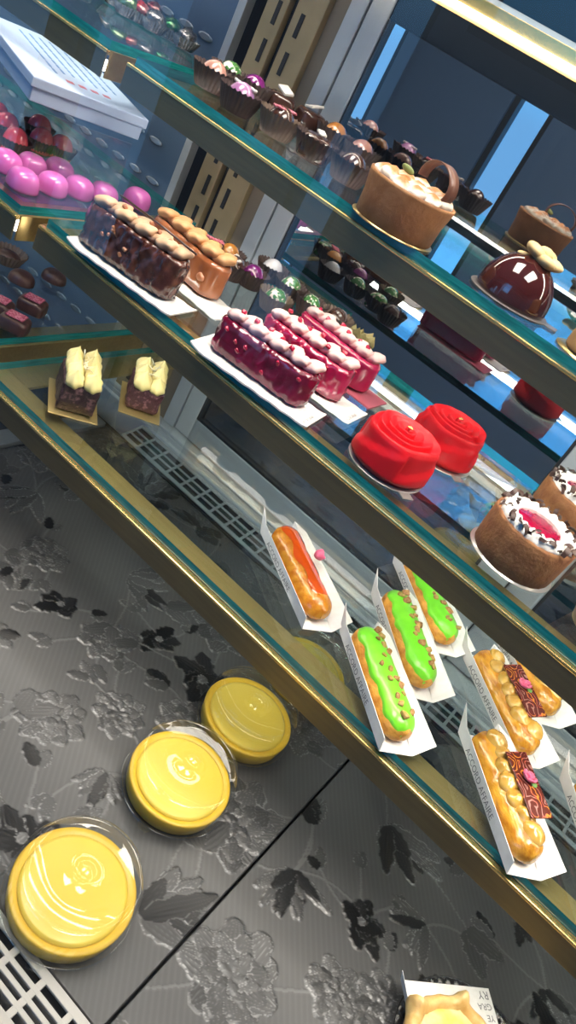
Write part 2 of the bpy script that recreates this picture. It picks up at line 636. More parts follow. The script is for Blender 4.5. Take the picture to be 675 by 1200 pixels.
# ---- sliding doors
struct('trim_1', mk('door_sill', *join([bx(-0.70, 0.62, 0.8465, 0.93, -0.03, 0.018, 0.002), bx(-0.70, 0.62, 0.858, 0.93, 0.01, 0.027, 0.002),
                                         bx(-0.70, 0.62, 0.8525, 0.855, 0.01, 0.024)]), ALU, False))
for i, (x0, x1, y, swl, swr) in enumerate(((-0.527, -0.012, YD, 0.028, 0.041), (-0.010, 0.55, YD + 0.016, 0.040, 0.040))):
    zb, zt, rb = 0.030, 0.655, 0.036
    yo = 0.007
    fr = join([bx(x0, x0 + swl, y - yo, y + yo, zb, zt, 0.002), bx(x1 - swr, x1, y - yo, y + yo, zb, zt, 0.002),
               bx(x0 + swl, x1 - swr, y - yo, y + yo, zb, zb + rb, 0.002)])
    d = struct('door_%d' % (i + 1), mk('sliding_door_frame', *fr, ALU, False))
    part('top_rail', mk('top_rail', *bx(x0 + swl, x1 - swr, y - yo, y + yo, zt - rb, zt, 0.002), mat('dark door rail', (0.012, 0.022, 0.038), 0.7, spec=0.2), False), d, label='dark grey top rail')
    gk = join([bx(x0 + swl, x0 + swl + 0.004, y - 0.006, y + 0.006, zb + rb, zt - rb), bx(x1 - swr - 0.004, x1 - swr, y - 0.006, y + 0.006, zb + rb, zt - rb),
               bx(x0 + swl, x1 - swr, y - 0.006, y + 0.006, zb + rb, zb + rb + 0.004)])
    part('gasket', mk('gasket', *gk, BLACK, False), d)
    part('glass_pane', mk('glass_pane', [(x0 + swl, y, zb + rb), (x1 - swr, y, zb + rb), (x1 - swr, y, zt - rb), (x0 + swl, y, zt - rb)], [(0, 1, 2, 3)], DOORGLASS, False), d)
struct('trim_2', mk('door_post', *join([bx(-0.5505, -0.529, 0.872, 0.93, 0.028, 0.655, 0.001)]), ALU, False))


# ---- slotted shelf standards
def standard(x0, x1, slot_x, label, y=0.872):
    t = thing('shelf_standard', label, 'upright', ((x0 + x1) / 2, y, -0.028))
    w = x1 - x0
    part('upright', mk('upright', *bx(-w / 2, w / 2, -0.006, 0.03, 0, 0.683, 0.0012), TAN, False), t)
    S_ = []
    for k in range(15):
        z = 0.03 + k * 0.0425
        S_.append(bx(-0.0028, 0.0028, -0.0072, -0.004, z, z + 0.026))
    part('slot_row', mk('slot_row', *join(S_), BLACK, False), t, (slot_x - (x0 + x1) / 2, 0, 0), label='row of narrow black slots')
    return t


standard(-0.652, -0.622, -0.633, 'tan slotted metal upright nearest the perforated back panel')
standard(-0.611, -0.572, -0.597, 'tan slotted metal upright beside the white sliding door frame')
single('gap_shade_strip', mk('gap_shade_strip', *bx(-0.6215, -0.6115, 0.876, 0.90, -0.028, 0.655), BLACK, False),  # black strip stands in for the shade in the gap
       'black strip painting the shaded gap between the two tan slotted uprights', 'strip')
single('jamb_cover', mk('jamb_cover', *bx(-0.5715, -0.551, 0.876, 0.90, -0.028, 0.655), mat('brown grey metal', (0.20, 0.16, 0.115), 0.5, metal=0.2), False),
       'brownish grey strip between the tan upright and the white door frame', 'strip')

# ---- perforated back panel of the left bay
pp = thing('perforated_panel', 'pale panel with rows of oval slots at the back of the left bay', 'panel', (-0.700, 0.882, -0.028))
part('sheet', mk('sheet', *bx(-0.95, 0, 0, 0.01, 0, 0.69, 0.001), mat('blue grey sheet', (0.085, 0.14, 0.23), 0.35), False), pp)
sl = []
for r in range(13):
    for c in range(24):
        xx = -0.03 - c * 0.036 - (0.018 if r % 2 else 0)
        sl.append(xf(lathe([(1, 0), (1, 0.0016), (0.6, 0.0016), (0, 0.0016)], 14), (xx, -0.0016, 0.05 + r * 0.048), sc=(0.0125, 0.0045, 1), rx=PI / 2))
so = part('slot_rim', mk('slot_rim', *join(sl), mat('slot rim', (0.30, 0.36, 0.44), 0.2, metal=0.5), True), pp)
so['kind'] = 'stuff'
part('edge_strip', mk('edge_strip', *bx(0.0, 0.012, -0.004, 0.012, 0, 0.69, 0.001), ALU, False), pp)

# ---- light strip, canopy, front glass
cn = thing('glass_canopy', 'clear glass top of the pastry display above the light strip', 'glass', (0, 0, 0.667))
part('glass_pane', mk('glass_pane', [(-1.7, 0.165, 0), (0.75, 0.165, 0), (0.75, 0.400, 0), (-1.7, 0.400, 0)], [(0, 1, 2, 3)], PANE, False), cn)
part('edge_trim', mk('edge_trim', *join([bx(-1.7, 0.75, 0.160, 0.170, -0.004, 0.004)]), ALU, False), cn)
single('canopy_panel', mk('canopy_panel', *bx(-1.7, 0.75, 0.7705, 0.93, 0.6645, 0.672, 0.001), mat('canopy grey', (0.22, 0.26, 0.29), 0.55), False),
       'grey panel closing the rear half of the display top, carrying the light strip', 'panel')
LEDY, LEDZ = 0.758, 0.650
led = thing('light_strip', 'bright white light strip with a gold edge along the top of the display', 'lamp', (0, LEDY, LEDZ))
part('diffuser', mk('diffuser', *bx(-1.6, 0.72, -0.004, 0.006, 0.0012, 0.0052, 0.001), emit('LED glow', (1.0, 0.92, 0.80), 30.0), False), led)
part('housing', mk('housing', *join([bx(-1.6, 0.72, 0.0066, 0.0090, -0.0032, 0.0010, 0.0003), bx(-1.6, 0.72, -0.001, 0.003, 0.0054, 0.0165, 0.0005)]), LIP, False), led)
single('front_glass', mk('front_glass', [(-1.7, 0.165, -0.02), (0.75, 0.165, -0.02), (0.75, 0.165, 0.664), (-1.7, 0.165, 0.664)], [(0, 1, 2, 3)], PANE, False),
       'clear upright front glass of the pastry display', 'glass')


# ---- glass shelves with gold rails
def shelf(x0, x1, yf, yb, z, label, rail_h, ledge, right_end=False, left_end=True, lip_drop=0.0085, lamp=21.0):
    t = thing('glass_shelf', label, 'shelf', (0, 0, z))
    g = 0.009
    pane = bx(x0, x1, yf, yb, -g, 0)
    V, F = pane
    V = np.asarray(V); fm = []
    for f in F:
        c = V[list(f)].mean(0)
        fm.append(0 if abs(c[2] + g / 2) > 0.003 else 1)
    part('glass_pane', mk('glass_pane', V, F, None, False, [GLASS, EDGE], fm), t)
    rx0, rx1 = x0 - 0.004, x1 + (0.004 if right_end else 0)
    yo = yf - 0.004
    part('front_rail', mk('front_rail', *bx(rx0, rx1, yo - 0.002, yo, -rail_h, -lip_drop - 0.0030, 0.0003), FACE, False), t, label='gold front face darkened as shade')
    part('rail_lip', mk('rail_lip', *bx(rx0, rx1, yo - 0.0028, yf - 0.0008, -lip_drop - 0.0032, -lip_drop, 0.0008), LIP, False), t, label='bright gold lip')
    part('ledge', mk('ledge', *bx(rx0, rx1, yo, yf + ledge, -g - 0.004, -g - 0.0008, 0.0004), GOLD, False), t)
    if lamp:
        part('lamp_tube', mk('lamp_tube', *bx(rx0 + 0.01, rx1 - 0.01, yf + 0.006, yf + 0.016, -g - 0.022, -g - 0.012, 0.002), cached(('uled', lamp), lambda: emit('shelf lamp glow', (1.0, 0.93, 0.83), lamp)), False), t, label='slim lit lamp tube under the ledge')
    if left_end:
        part('side_rail', mk('side_rail', *join([bx(x0 - 0.005, x0 - 0.003, yf, yb, -rail_h, -lip_drop), bx(x0 - 0.003, x0 + ledge, yf + ledge, yb, -g - 0.004, -g - 0.0008)]), GOLD, False), t)
    if right_end:
        part('side_rail', mk('side_rail', *join([bx(x1 + 0.003, x1 + 0.005, yf, yb, -rail_h, -lip_drop), bx(x1 - ledge, x1 + 0.003, yf + ledge, yb, -g - 0.004, -g - 0.0008)]), GOLD, False), t)
    return t


shelf(XL[0], XR, YF[0], YB, Z1, 'lowest glass shelf with a gold front rail, holding the eclairs', 0.0345, 0.034, lamp=12.0)  # the lamp tube under this shelf is added, to brighten the tubs below
shelf(XL[1], XR, YF[1], YB, Z2, 'middle glass shelf with a gold front rail, holding the raspberry bars and red rose cakes', 0.0345, 0.030)
shelf(XL[2], XR, YF[2], 0.845, Z3, 'top glass shelf with a gold front rail, holding the chocolate dome', 0.0345, 0.026)
shelf(-1.6, -0.588, 0.541, 0.815, Z2, 'glass shelf of the left bay carrying the pink domed bonbons', 0.0345, 0.03, True, False, lamp=9.0)
shelf(-1.6, -0.588, 0.35, 0.80, Z1, 'glass shelf of the left bay carrying the brown chocolates with pink sprinkles', 0.0345, 0.03, True, False, lamp=0)
shelf(-1.6, -0.630, 0.632, 0.845, Z3, 'top glass shelf of the left bay carrying foil wrapped sweets', 0.0345, 0.026, True, False, lamp=9.0)

# ============================================================== FOOD MESHES


def capsule(L, W, H, flat=0.35, nu=64, nv=32, off=0.0, th0=None, wob=None, bottom=0.0):
    """loaf along X with hemispherical ends; optional angular range for toppings"""
    a, b = W / 2 + off, H / 2 + off
    V = []
    n = nv
    for i in range(nu):
        s = -PI / 2 + PI * i / (nu - 1)
        # ends: angle sweep, middle: straight
        e = math.sin(s)
        half = L / 2 - W / 2
        q = 2.6
        x = np.sign(e) * (abs(e) ** 0.9) * half
        rr = 1.0
        t = i / (nu - 1)
        ne = max(3, int(nu * 0.2))
        if i < ne:
            al = PI / 2 * (1 - i / ne); x = -half - math.sin(al) * a; rr = math.cos(al)
        elif i >= nu - ne:
            al = PI / 2 * (1 - (nu - 1 - i) / ne); x = half + math.sin(al) * a; rr = math.cos(al)
        else:
            x = -half + 2 * half * (i - ne) / (nu - 1 - 2 * ne)
        rr = max(rr, 0.02)
        for j in range(n):
            if th0 is None:
                th = 2 * PI * j / n
            else:
                t0 = th0 + (wob(t, 0) if wob else 0)
                t1 = PI - th0 - (wob(t, 1) if wob else 0)
                th = t0 + (t1 - t0) * j / (n - 1)
            y, z = a * rr * math.cos(th), b * math.sin(th)
            z = z * (rr ** 0.6)
            if z < 0:
                z *= flat
            V.append((x, y, z))
    F = grid_faces(nu, n, False, th0 is None)
    V = np.array(V)
    V[:, 2] -= V[:, 2].min() if th0 is None else -(H / 2) * flat
    return V, F


BAKED = mat('baked choux', (0.50, 0.18, 0.018), 0.4, (0.78, 0.38, 0.06), 140, (0.36, 0.62), 0.5, 260, coat=0.15, sss=0.0, aniso=(0.6, 1, 1))
CARAM = mat('orange glazed choux', (0.56, 0.16, 0.006), 0.25, (0.78, 0.33, 0.025), 110, (0.35, 0.65), 0.4, 220, coat=0.6)
GREEN = mat('bright green icing', (0.17, 0.66, 0.022), 0.28, (0.21, 0.72, 0.035), 60, bump=0.12, bscale=180, coat=0.35)
ORANGE = mat('orange caramel stripe', (0.62, 0.075, 0.003), 0.12, coat=0.8)
NUT = mat('toasted pistachio', (0.34, 0.24, 0.05), 0.6, (0.52, 0.30, 0.10), 500, bump=0.5, bscale=600)
NUT2 = mat('brown pistachio', (0.28, 0.12, 0.03), 0.6, (0.42, 0.23, 0.08), 500, bump=0.5, bscale=600)
GLAZE = mat('golden glaze cream', (0.60, 0.31, 0.045), 0.14, (0.68, 0.40, 0.08), 120, coat=0.9, sss=0.0)
GOLDB = mat('golden glazed choux', (0.46, 0.16, 0.010), 0.2, (0.76, 0.37, 0.035), 110, (0.36, 0.62), 0.4, 260, coat=0.8, aniso=(0.5, 1.4, 1))
PINKROSE = mat('pink sugar', (0.80, 0.12, 0.25), 0.35, (0.84, 0.20, 0.32), 200)
LEAF = mat('green sugar leaf', (0.12, 0.30, 0.05), 0.5)


def plaque_material():
    m, nt, b, out = new_mat('transfer printed chocolate')
    tc = nt.nodes.new('ShaderNodeTexCoord')
    mp = nt.nodes.new('ShaderNodeMapping'); mp.inputs['Scale'].default_value = (55, 80, 80)
    nt.links.new(tc.outputs['Object'], mp.inputs[0])
    v = nt.nodes.new('ShaderNodeTexVoronoi'); v.inputs['Scale'].default_value = 0.9
    v.inputs['Randomness'].default_value = 0.9
    n = nt.nodes.new('ShaderNodeTexNoise'); n.inputs['Scale'].default_value = 1.2
    nt.links.new(mp.outputs[0], v.inputs['Vector']); nt.links.new(mp.outputs[0], n.inputs['Vector'])
    ad = nt.nodes.new('ShaderNodeMath'); ad.operation = 'MULTIPLY_ADD'; ad.inputs[1].default_value = 0.55
    nt.links.new(n.outputs['Fac'], ad.inputs[0]); nt.links.new(v.outputs['Distance'], ad.inputs[2])
    mu = nt.nodes.new('ShaderNodeMath'); mu.operation = 'MULTIPLY'; mu.inputs[1].default_value = 42
    nt.links.new(ad.outputs[0], mu.inputs[0])
    si = nt.nodes.new('ShaderNodeMath'); si.operation = 'SINE'
    nt.links.new(mu.outputs[0], si.inputs[0])
    r = nt.nodes.new('ShaderNodeValToRGB')
    r.color_ramp.elements[0].position = 0.62; r.color_ramp.elements[0].color = (0.09, 0.016, 0.010, 1)
    r.color_ramp.elements[1].position = 0.9; r.color_ramp.elements[1].color = (1, 1, 1, 1)
    nt.links.new(si.outputs[0], r.inputs[0])
    r2 = nt.nodes.new('ShaderNodeValToRGB')
    e = r2.color_ramp.elements
    e[0].position = 0.42; e[0].color = (0.75, 0.26, 0.03, 1)
    e[1].position = 0.6; e[1].color = (0.42, 0.20, 0.17, 1)
    k = e.new(0.5); k.color = (0.55, 0.10, 0.07, 1)
    nt.links.new(n.outputs['Fac'], r2.inputs[0])
    mx = nt.nodes.new('ShaderNodeMix'); mx.data_type = 'RGBA'; mx.blend_type = 'MULTIPLY'
    mx.inputs['Factor'].default_value = 1.0
    mm = nt.nodes.new('ShaderNodeMix'); mm.data_type = 'RGBA'
    mr = nt.nodes.new('ShaderNodeMapRange'); mr.inputs['From Min'].default_value = 0.5; mr.inputs['From Max'].default_value = 0.95
    nt.links.new(si.outputs[0], mr.inputs['Value'])
    nt.links.new(mr.outputs['Result'], mm.inputs['Factor'])
    mm.inputs['A'].default_value = (0.11, 0.020, 0.013, 1)
    nt.links.new(r2.outputs[0], mm.inputs['B'])
    nt.links.new(mm.outputs['Result'], b.inputs['Base Color'])
    b.inputs['Roughness'].default_value = 0.22
    return m


PLAQUE = plaque_material()
EL, EW, EH = 0.118, 0.034, 0.030


def eclair_body(m, key, amp=0.0012):
    def f():
        v = capsule(EL, EW, EH, 0.55)
        return mk('choux_shell', *rumple(v, amp, 90, hash(key) % 7), m)
    return cached(('eb', key), f)


def icing_mesh(th0, m, seed, amp=0.07, off=0.0018):
    def f():
        wob = lambda t, s: (0.22 if s else -0.1) + amp * math.sin(t * 17 + s * 2 + seed) + amp * 0.6 * math.sin(t * 41 + s + seed * 2)
        V, F = capsule(EL * 0.965, EW, EH, 0.55, off=off, th0=th0, wob=wob, nv=22)
        V, F = rumple((V, F), 0.0006, 120, seed)
        # roll the rim down into the shell
        n = 22
        nu = len(V) // n
        V = V.reshape(nu, n, 3)
        for j in (0, n - 1):
            V[:, j, 2] -= 0.002; V[:, j, 1] *= 0.93
        return mk('icing', V.reshape(-1, 3), F, m)
    return cached(('ic', th0, m.name, seed), f)


def nut_mesh(k):
    def f():
        bm = box(0.0062, 0.0046, 0.0034, bev=0.0012)
        return mk('pistachio_piece', *rumple(bm, 0.0010, 300, k), NUT if k % 2 else NUT2)
    return cached(('nut', k), f)


def tray_mesh():
    def f():
        T = 0.0006
        P = [plate([(-0.074, -0.0205, 0), (0.076, -0.0205, 0), (0.078, 0.0165, 0), (-0.074, 0.0165, 0)], T),
             # tall left wall with its peak at the back
             plate([(0.076, -0.0211, 0), (-0.074, -0.0211, 0), (-0.092, -0.0225, 0.027), (-0.070, -0.0222, 0.0155), (0.072, -0.0222, 0.0145)], T),
             # right flap leaning outwards
             plate([(-0.074, 0.0171, 0), (0.078, 0.0171, 0), (0.073, 0.040, 0.013), (-0.066, 0.034, 0.016), (-0.082, 0.022, 0.018)], T)]
        return mk('card_tray', *xf(join(P), sc=(0.87, 0.87, 0.87)), WHITE, False)
    return cached('tray', f)


def eclair_frame(a, b, z):
    pa, pb = at(*a, z + 0.018), at(*b, z + 0.018)
    d = pb - pa
    print('eclair length', round(d.length, 4))
    c = (pa + pb) / 2
    return Vector((c.x, c.y, z)), math.atan2(d.y, d.x)


TXT = text_mesh('ACCORD AFFAIRE', 0.0082, PAPER_INK)


def tray(a, b, label, txt=True):
    c, rz = eclair_frame(a, b, Z1)
    t = thing('paper_tray', label, 'tray', (c.x, c.y, Z1 + 0.0004), rz, 'white card trays under the eclairs')
    part('tray_body', tray_mesh(), t)
    if txt:
        o = part('lettering', TXT, t, (-0.043, -0.0199, 0.0030), (PI / 2, 0, 0), label='grey printed capital letters')
    return t


def eclair(a, b, kind, label, seed=0):
    c, rz = eclair_frame(a, b, Z1)
    grp = {'green': 'green iced eclairs on the lowest shelf', 'gold': 'golden glazed eclairs on the lowest shelf', 'orange': None}[kind]
    t = thing('eclair', label, 'eclair', (c.x, c.y, Z1 + 0.0014), rz, grp)
    top = EH / 2 * 1.55
    rng = random.Random(seed + 11)
    if kind == 'green':
        part('choux_shell', eclair_body(BAKED, 'g'), t)
        part('icing', icing_mesh(0.42, GREEN, seed), t)
        for k in range(16):
            x = -0.048 + 0.098 * k / 15 + rng.uniform(-.003, .003)
            y = rng.uniform(-0.006, 0.0105)
            zz = (EH / 2 * 0.55) + (EH / 2 + 0.002) * math.sqrt(max(0.05, 1 - (y / (EW / 2 + .002)) ** 2))
            s = rng.uniform(0.7, 1.5)
            part('pistachio_piece', nut_mesh(k % 4), t, (x, y, zz), (rng.uniform(-.6, .6), rng.uniform(-.6, .6), rng.uniform(0, 6)), (s, s, s))
    elif kind == 'orange':
        part('choux_shell', eclair_body(CARAM, 'o'), t)

        def f():
            V, F = capsule(EL * 0.9, EW * 0.9, EH, 0.55, off=0.0012, th0=1.02, nv=12,
                           wob=lambda t_, s: 0.14 * math.sin(t_ * 19 + s * 2) + (0.5 * (max(0, t_ - .62))))
            return mk('caramel_stripe', V, F, ORANGE)
        part('caramel_stripe', cached('ostripe', f), t, (-0.004, 0.0005, 0.0003))

        def rosebud():
            P = []
            for k in range(5):
                a_ = k * 2 * PI / 5
                P.append(xf(ellipsoid(0.0028, 0.0045, 0.0055, 12, 9), (0.0024 * math.cos(a_), 0.0024 * math.sin(a_), 0.004), rz=a_, ry=0.35))
            return mk('petal_bud', *rumple(join(P), 0.0007, 400, 2), PINKROSE)
        part('dried_rosebud', rosebud(), t, (-0.012, 0.0165, 0.022), (-0.9, 0.3, 0), label='pink dried rosebud')
    else:
        part('choux_shell', eclair_body(GOLDB, 'y'), t)
        for k in range(7):
            x = -0.044 + 0.086 * k / 6
            zz = EH / 2 * 1.5
            sx = rng.uniform(0.9, 1.15)
            me = cached(('blob', k % 3), lambda: mk('cream_blob', *rumple(ellipsoid(0.0105, 0.0085, 0.008, 20, 14), 0.0016, 120, k), GLAZE))
            part('cream_blob', me, t, (x, rng.uniform(-0.003, 0.002) + (0.004 if k in (0, 6) else -0.001), zz - 0.0022), (0, 0, rng.uniform(-.4, .4)), (sx, sx, 1))
        pq = part('chocolate_plaque', cached('plaque', lambda: mk('chocolate_plaque', *box(0.060, 0.0195, 0.0020, bev=0.0005), PLAQUE, False)), t,
                  (0.004, 0.0065, EH / 2 * 1.55 + 0.0085), (0.22, 0.03, 0.03))

        def rose():
            P = []
            for ring, (n, r, hgt, tilt) in enumerate(((1, 0.0, 0.0055, 0.0), (3, 0.0022, 0.005, 0.25), (5, 0.0046, 0.0044, 0.75))):
                for k in range(n):
                    a_ = k * 2 * PI / n + ring
                    P.append(xf(ellipsoid(0.0013 if n > 1 else 0.002, 0.0034, hgt * 0.7, 12, 9), (r * math.cos(a_), r * math.sin(a_), hgt * 0.6), rz=a_, ry=tilt))
            return mk('sugar_rose', *join(P), PINKROSE)
        rz_ = part('sugar_rose', cached('rose', rose), t, (0.000, 0.0065, EH / 2 * 1.55 + 0.0095), (0.2, 0, seed))
        part('sugar_leaf', cached('leaf', lambda: mk('sugar_leaf', *ellipsoid(0.005, 0.0028, 0.001, 14, 8), LEAF)), t,
             (0.006, 0.0115, EH / 2 * 1.55 + 0.010), (0.2, 0.2, 0.6))
    return t


ECL = [('orange', (335, 620), (378, 712), 'white card tray under the orange caramel eclair, leftmost of the trays', 'orange glazed eclair with a red caramel stripe and a pink rosebud'),
       ('green', (430, 737), (474, 856), 'white card tray under the nearest green eclair', 'green iced eclair nearest the glass edge, leftmost of the three green ones'),
       ('green', (464, 694), (500, 795), 'white card tray under the middle green eclair', 'middle green iced eclair between the other two green ones'),
       ('green', (487, 655), (528, 746), 'white card tray with grey lettering under the green eclair partly behind the gold rail', 'green iced eclair farthest back, its end hidden by the gold rail'),
       ('gold', (572, 858), (626, 1000), 'white card tray with grey lettering under the nearest golden eclair', 'golden eclair nearest the glass edge with a swirled chocolate plaque and deep pink rose'),
       ('gold', (571, 764), (624, 872), 'white card tray under the middle golden eclair', 'golden eclair in the middle with a dark plaque and a light pink rose'),
       ('gold', (600, 728), (652, 832), 'white card tray whose corner shows behind the middle golden eclair', 'golden eclair farthest back, mostly hidden behind the gold rail and its neighbour'),
       ('gold', (694, 922), (742, 1050), 'white card tray at the right edge of the picture, right of the golden eclairs', 'golden eclair in the tray cut off by the right edge of the picture')]
for i, (kind, a, b, tl, el) in enumerate(ECL):
    tray(a, b, tl)
    eclair(a, b, kind, el, i)

# ---- deli tubs with yellow cream
YEL = mat('yellow custard', (0.70, 0.50, 0.055), 0.35, (0.74, 0.55, 0.085), 14, (0.35, 0.65), sss=0.0)
YELR = mat('deep yellow custard rim', (0.68, 0.43, 0.03), 0.35)


def tub(px, py, r, label, rot=0.0, zc=0.024):
    p = at(px, py, zc)
    k = r / 0.057
    t = thing('dessert_tub', label, 'tub', (p.x, p.y, 0.0006), rot, 'lidded tubs of yellow cream on the deck')
    sc = (k, k, 1)
    part('tub_base', cached('tubbase', lambda: mk('tub_base', *lathe_open([(0.0, 0.0012), (0.048, 0.0012), (0.053, 0.0005), (0.0555, 0.002), (0.0565, 0.0062), (0.0585, 0.0066), (0.0592, 0.0052)], 72), PLASTIC)), t, sc=sc, label='clear base with a flat flange')
    part('cream_filling', cached('tubfill', lambda: mk('cream_filling', *lathe([(0.0, 0.002), (0.050, 0.002), (0.0525, 0.004), (0.0549, 0.0190), (0.0540, 0.0206), (0.0500, 0.0195), (0.0465, 0.0180)], 72), YELR)), t, sc=sc)
    part('cream_top', cached('tubtop', lambda: mk('cream_top', *lathe([(0.0475, 0.0175), (0.0472, 0.0199), (0.044, 0.0210), (0.02, 0.0216), (0.0, 0.0217)], 72), YEL)), t, sc=sc, label='paler smooth top of the cream')
    prof = [(0.0585, 0.0072), (0.0578, 0.0080), (0.0568, 0.0115), (0.0556, 0.0330), (0.0552, 0.0352), (0.0542, 0.0362), (0.0532, 0.0398), (0.0520, 0.0430), (0.0498, 0.0442), (0.0478, 0.0440),
            (0.0462, 0.0418), (0.0440, 0.0408), (0.02, 0.0404), (0.009, 0.0404), (0.0085, 0.0410), (0.0075, 0.0410), (0.007, 0.0404), (0.0, 0.0404)]
    part('lid', cached('tublid', lambda: mk('lid', *lathe_open(prof, 96), PLASTIC)), t, sc=sc)

    tab = cached('tubtab', lambda: mk('lid_tab', *plate([(0.0585, -0.008, 0.0062), (0.0650, -0.005, 0.0062), (0.0650, 0.005, 0.0062), (0.0585, 0.008, 0.0062)], 0.0008), PLASTIC, False))
    for a_ in (0.9, 4.0):
        part('lid_tab', tab, t, (0, 0, 0), (0, 0, a_), sc)
    return t


tub(89, 1038, 0.0512, 'lidded clear tub of yellow cream nearest the front, by the slotted grille', 4.2)
tub(214, 908, 0.0512, 'lidded clear tub of yellow cream second from the front with a broad white glare', 4.0)
tub(293, 836, 0.0512, 'lidded clear tub of yellow cream third from the front, just clear of the gold rail', 4.0)
tub(362, 782, 0.0512, 'lidded clear tub of yellow cream seen through the lowest glass shelf', 4.0)


# ---- stadium loaf cakes
def loaf(L, W, H, seed, amp, nseg=130, top_in=0.0, freq=160):
    half, r = L / 2 - W / 2, W / 2
    per = []
    for k in range(nseg):
        s = k / nseg * (4 * half + 2 * PI * r)
        if s < 2 * half:
            c, a = (-half + s, 0), -PI / 2
        elif s < 2 * half + PI * r:
            a = -PI / 2 + (s - 2 * half) / r; c = (half, 0)
        elif s < 4 * half + PI * r:
            c, a = (half - (s - 2 * half - PI * r), 0), PI / 2
        else:
            a = PI / 2 + (s - 4 * half - PI * r) / r; c = (-half, 0)
        per.append((c, a))
    rings = [(0.003, 0), (0.0005, 0.0015)] + [(0, H * k / 8) for k in range(1, 8)] + [(0.0006, H - 0.003), (0.0022, H - 0.0012), (0.0045, H), (r * 0.55, H + top_in), (r * 0.97, H + top_in)]
    V = []
    for ins, z in rings:
        for c, a in per:
            q = Vector((c[0] + r * math.cos(a), r * math.sin(a), z)) * freq + Vector((seed * 5.1, seed * 2.2, 0))
            d = amp * (mnoise.noise(q) + 0.6 * mnoise.noise(q * 2.1)) if 0 < z else 0
            rr = r - ins + (d if ins < r * 0.5 else 0)
            V.append((c[0] + rr * math.cos(a), rr * math.sin(a), z + (d * 0.5 if z >= H else 0)))
    F = grid_faces(len(rings), nseg, False, True)
    F.append(tuple(range(nseg)))
    o = (len(rings) - 1) * nseg
    F.append(tuple(range(o, o + nseg)))
    return V, F


RASP_SHADED = mat('raspberry glaze shaded', (0.12, 0.002, 0.018), 0.16, (0.20, 0.004, 0.034), 90, bump=0.25, bscale=200, coat=0.7)  # same glaze as the next two, shade put into its colour
RASP2 = mat('raspberry glaze', (0.30, 0.004, 0.042), 0.16, (0.40, 0.008, 0.066), 90, bump=0.25, bscale=200, coat=0.7)
RASP_LIT = mat('raspberry glaze lit', (0.42, 0.006, 0.066), 0.2, (0.50, 0.010, 0.085), 60, bump=0.06, bscale=200, coat=0.6)  # same glaze again, lightened in the colour as the best lit bar
PCREAM = mat('pale pink cream', (0.82, 0.50, 0.47), 0.5, (0.86, 0.56, 0.52), 60)
CHOCBAR = mat('dark rocher glaze', (0.060, 0.016, 0.010), 0.16, (0.16, 0.05, 0.026), 110, (0.45, 0.7), bump=0.4, bscale=240, coat=0.8)
CARBAR = mat('milk caramel glaze', (0.30, 0.09, 0.03), 0.16, (0.38, 0.13, 0.05), 60, bump=0.1, bscale=160, coat=0.7)
TANCREAM = mat('tan cream', (0.58, 0.35, 0.20), 0.55, (0.64, 0.40, 0.24), 80)
TANCREAM2 = mat('caramel cream', (0.62, 0.31, 0.12), 0.55, (0.68, 0.36, 0.16), 80)
RUBY = mat('raspberry crumb', (0.50, 0.01, 0.05), 0.25, coat=0.6)
ROCK = mat('almond nib', (0.42, 0.16, 0.07), 0.4, coat=0.5)
CHOC = mat('dark chocolate', (0.045, 0.016, 0.010), 0.3, coat=0.3)


def swirl_blob(m, key, rx, ry, rz):
    def f():
        n, k = 24, 20
        prof = [(math.sin(PI * i / (k - 1)) if 0 < i < k - 1 else 0, 0.5 - 0.5 * math.cos(PI * i / (k - 1))) for i in range(k)]

        def rf(r, z, t, i):
            return r * (1 + 0.10 * math.sin(5 * t + 5.5 * z)), z + (0.12 * r * math.cos(t))
        V, F = lathe(prof, n, rf)
        V = np.asarray(V) * np.array([rx, ry, rz])
        V[:, 0] += 0.35 * rx * (V[:, 2] / rz) ** 2
        return mk('cream_swirl', V, F, m)
    return cached(('sw', key), f)


def axis(a, b, z):
    pa, pb = at(*a, z), at(*b, z)
    d = pb - pa
    c = (pa + pb) / 2
    print('bar', round(d.length, 4))
    return c, math.atan2(d.y, d.x)


def bar_cake(a, b, z, W, H, L, m, cream, label, group, seed, n=8, amp=0.0017, crumbs=None, row=0.0, blob=(0.0098, 0.0090, 0.0118), top_in=-0.002, lift=0.004):
    c, rz = axis(a, b, z)
    t = thing('bar_cake', label, 'cake', (c.x, c.y, z + lift), rz, group)
    part('glazed_loaf', mk('glazed_loaf', *loaf(L, W, H, seed, amp, top_in=top_in), m), t)
    me = swirl_blob(cream, cream.name + str(blob), *blob)
    span = L - W * 0.8
    for k in range(n):
        x = -span / 2 + span * k / (n - 1)
        part('cream_swirl', me, t, (x, row + (0.0022 if k % 2 else -0.0022), H + top_in - 0.0006), (0, 0, (0.5 if k % 2 else -0.5)))
    rng = random.Random(seed)
    if crumbs:
        for k in range(6):
            part('crumb', cached(('crumb', crumbs.name, k % 3), lambda: mk('crumb', *rumple(box(0.005, 0.004, 0.0034, bev=0.001), 0.0007, 300, k), crumbs)), t,
                 (-span / 2 + span * (k + 0.4) / 6, rng.uniform(-0.006, 0.004) + row, H + 0.0092 + rng.uniform(-.002, .001)), (rng.random(), rng.random(), rng.random()))
        for k in range(7):
            sgn = -1
            part('crumb', cached(('crumb', crumbs.name, k % 3), lambda: None), t,
                 (rng.uniform(-span / 2, span / 2), sgn * (W / 2 - 0.0002), rng.uniform(0.3, 0.85) * H), (rng.random(), rng.random(), rng.random()), (0.9, 0.7, 0.9))
    return t


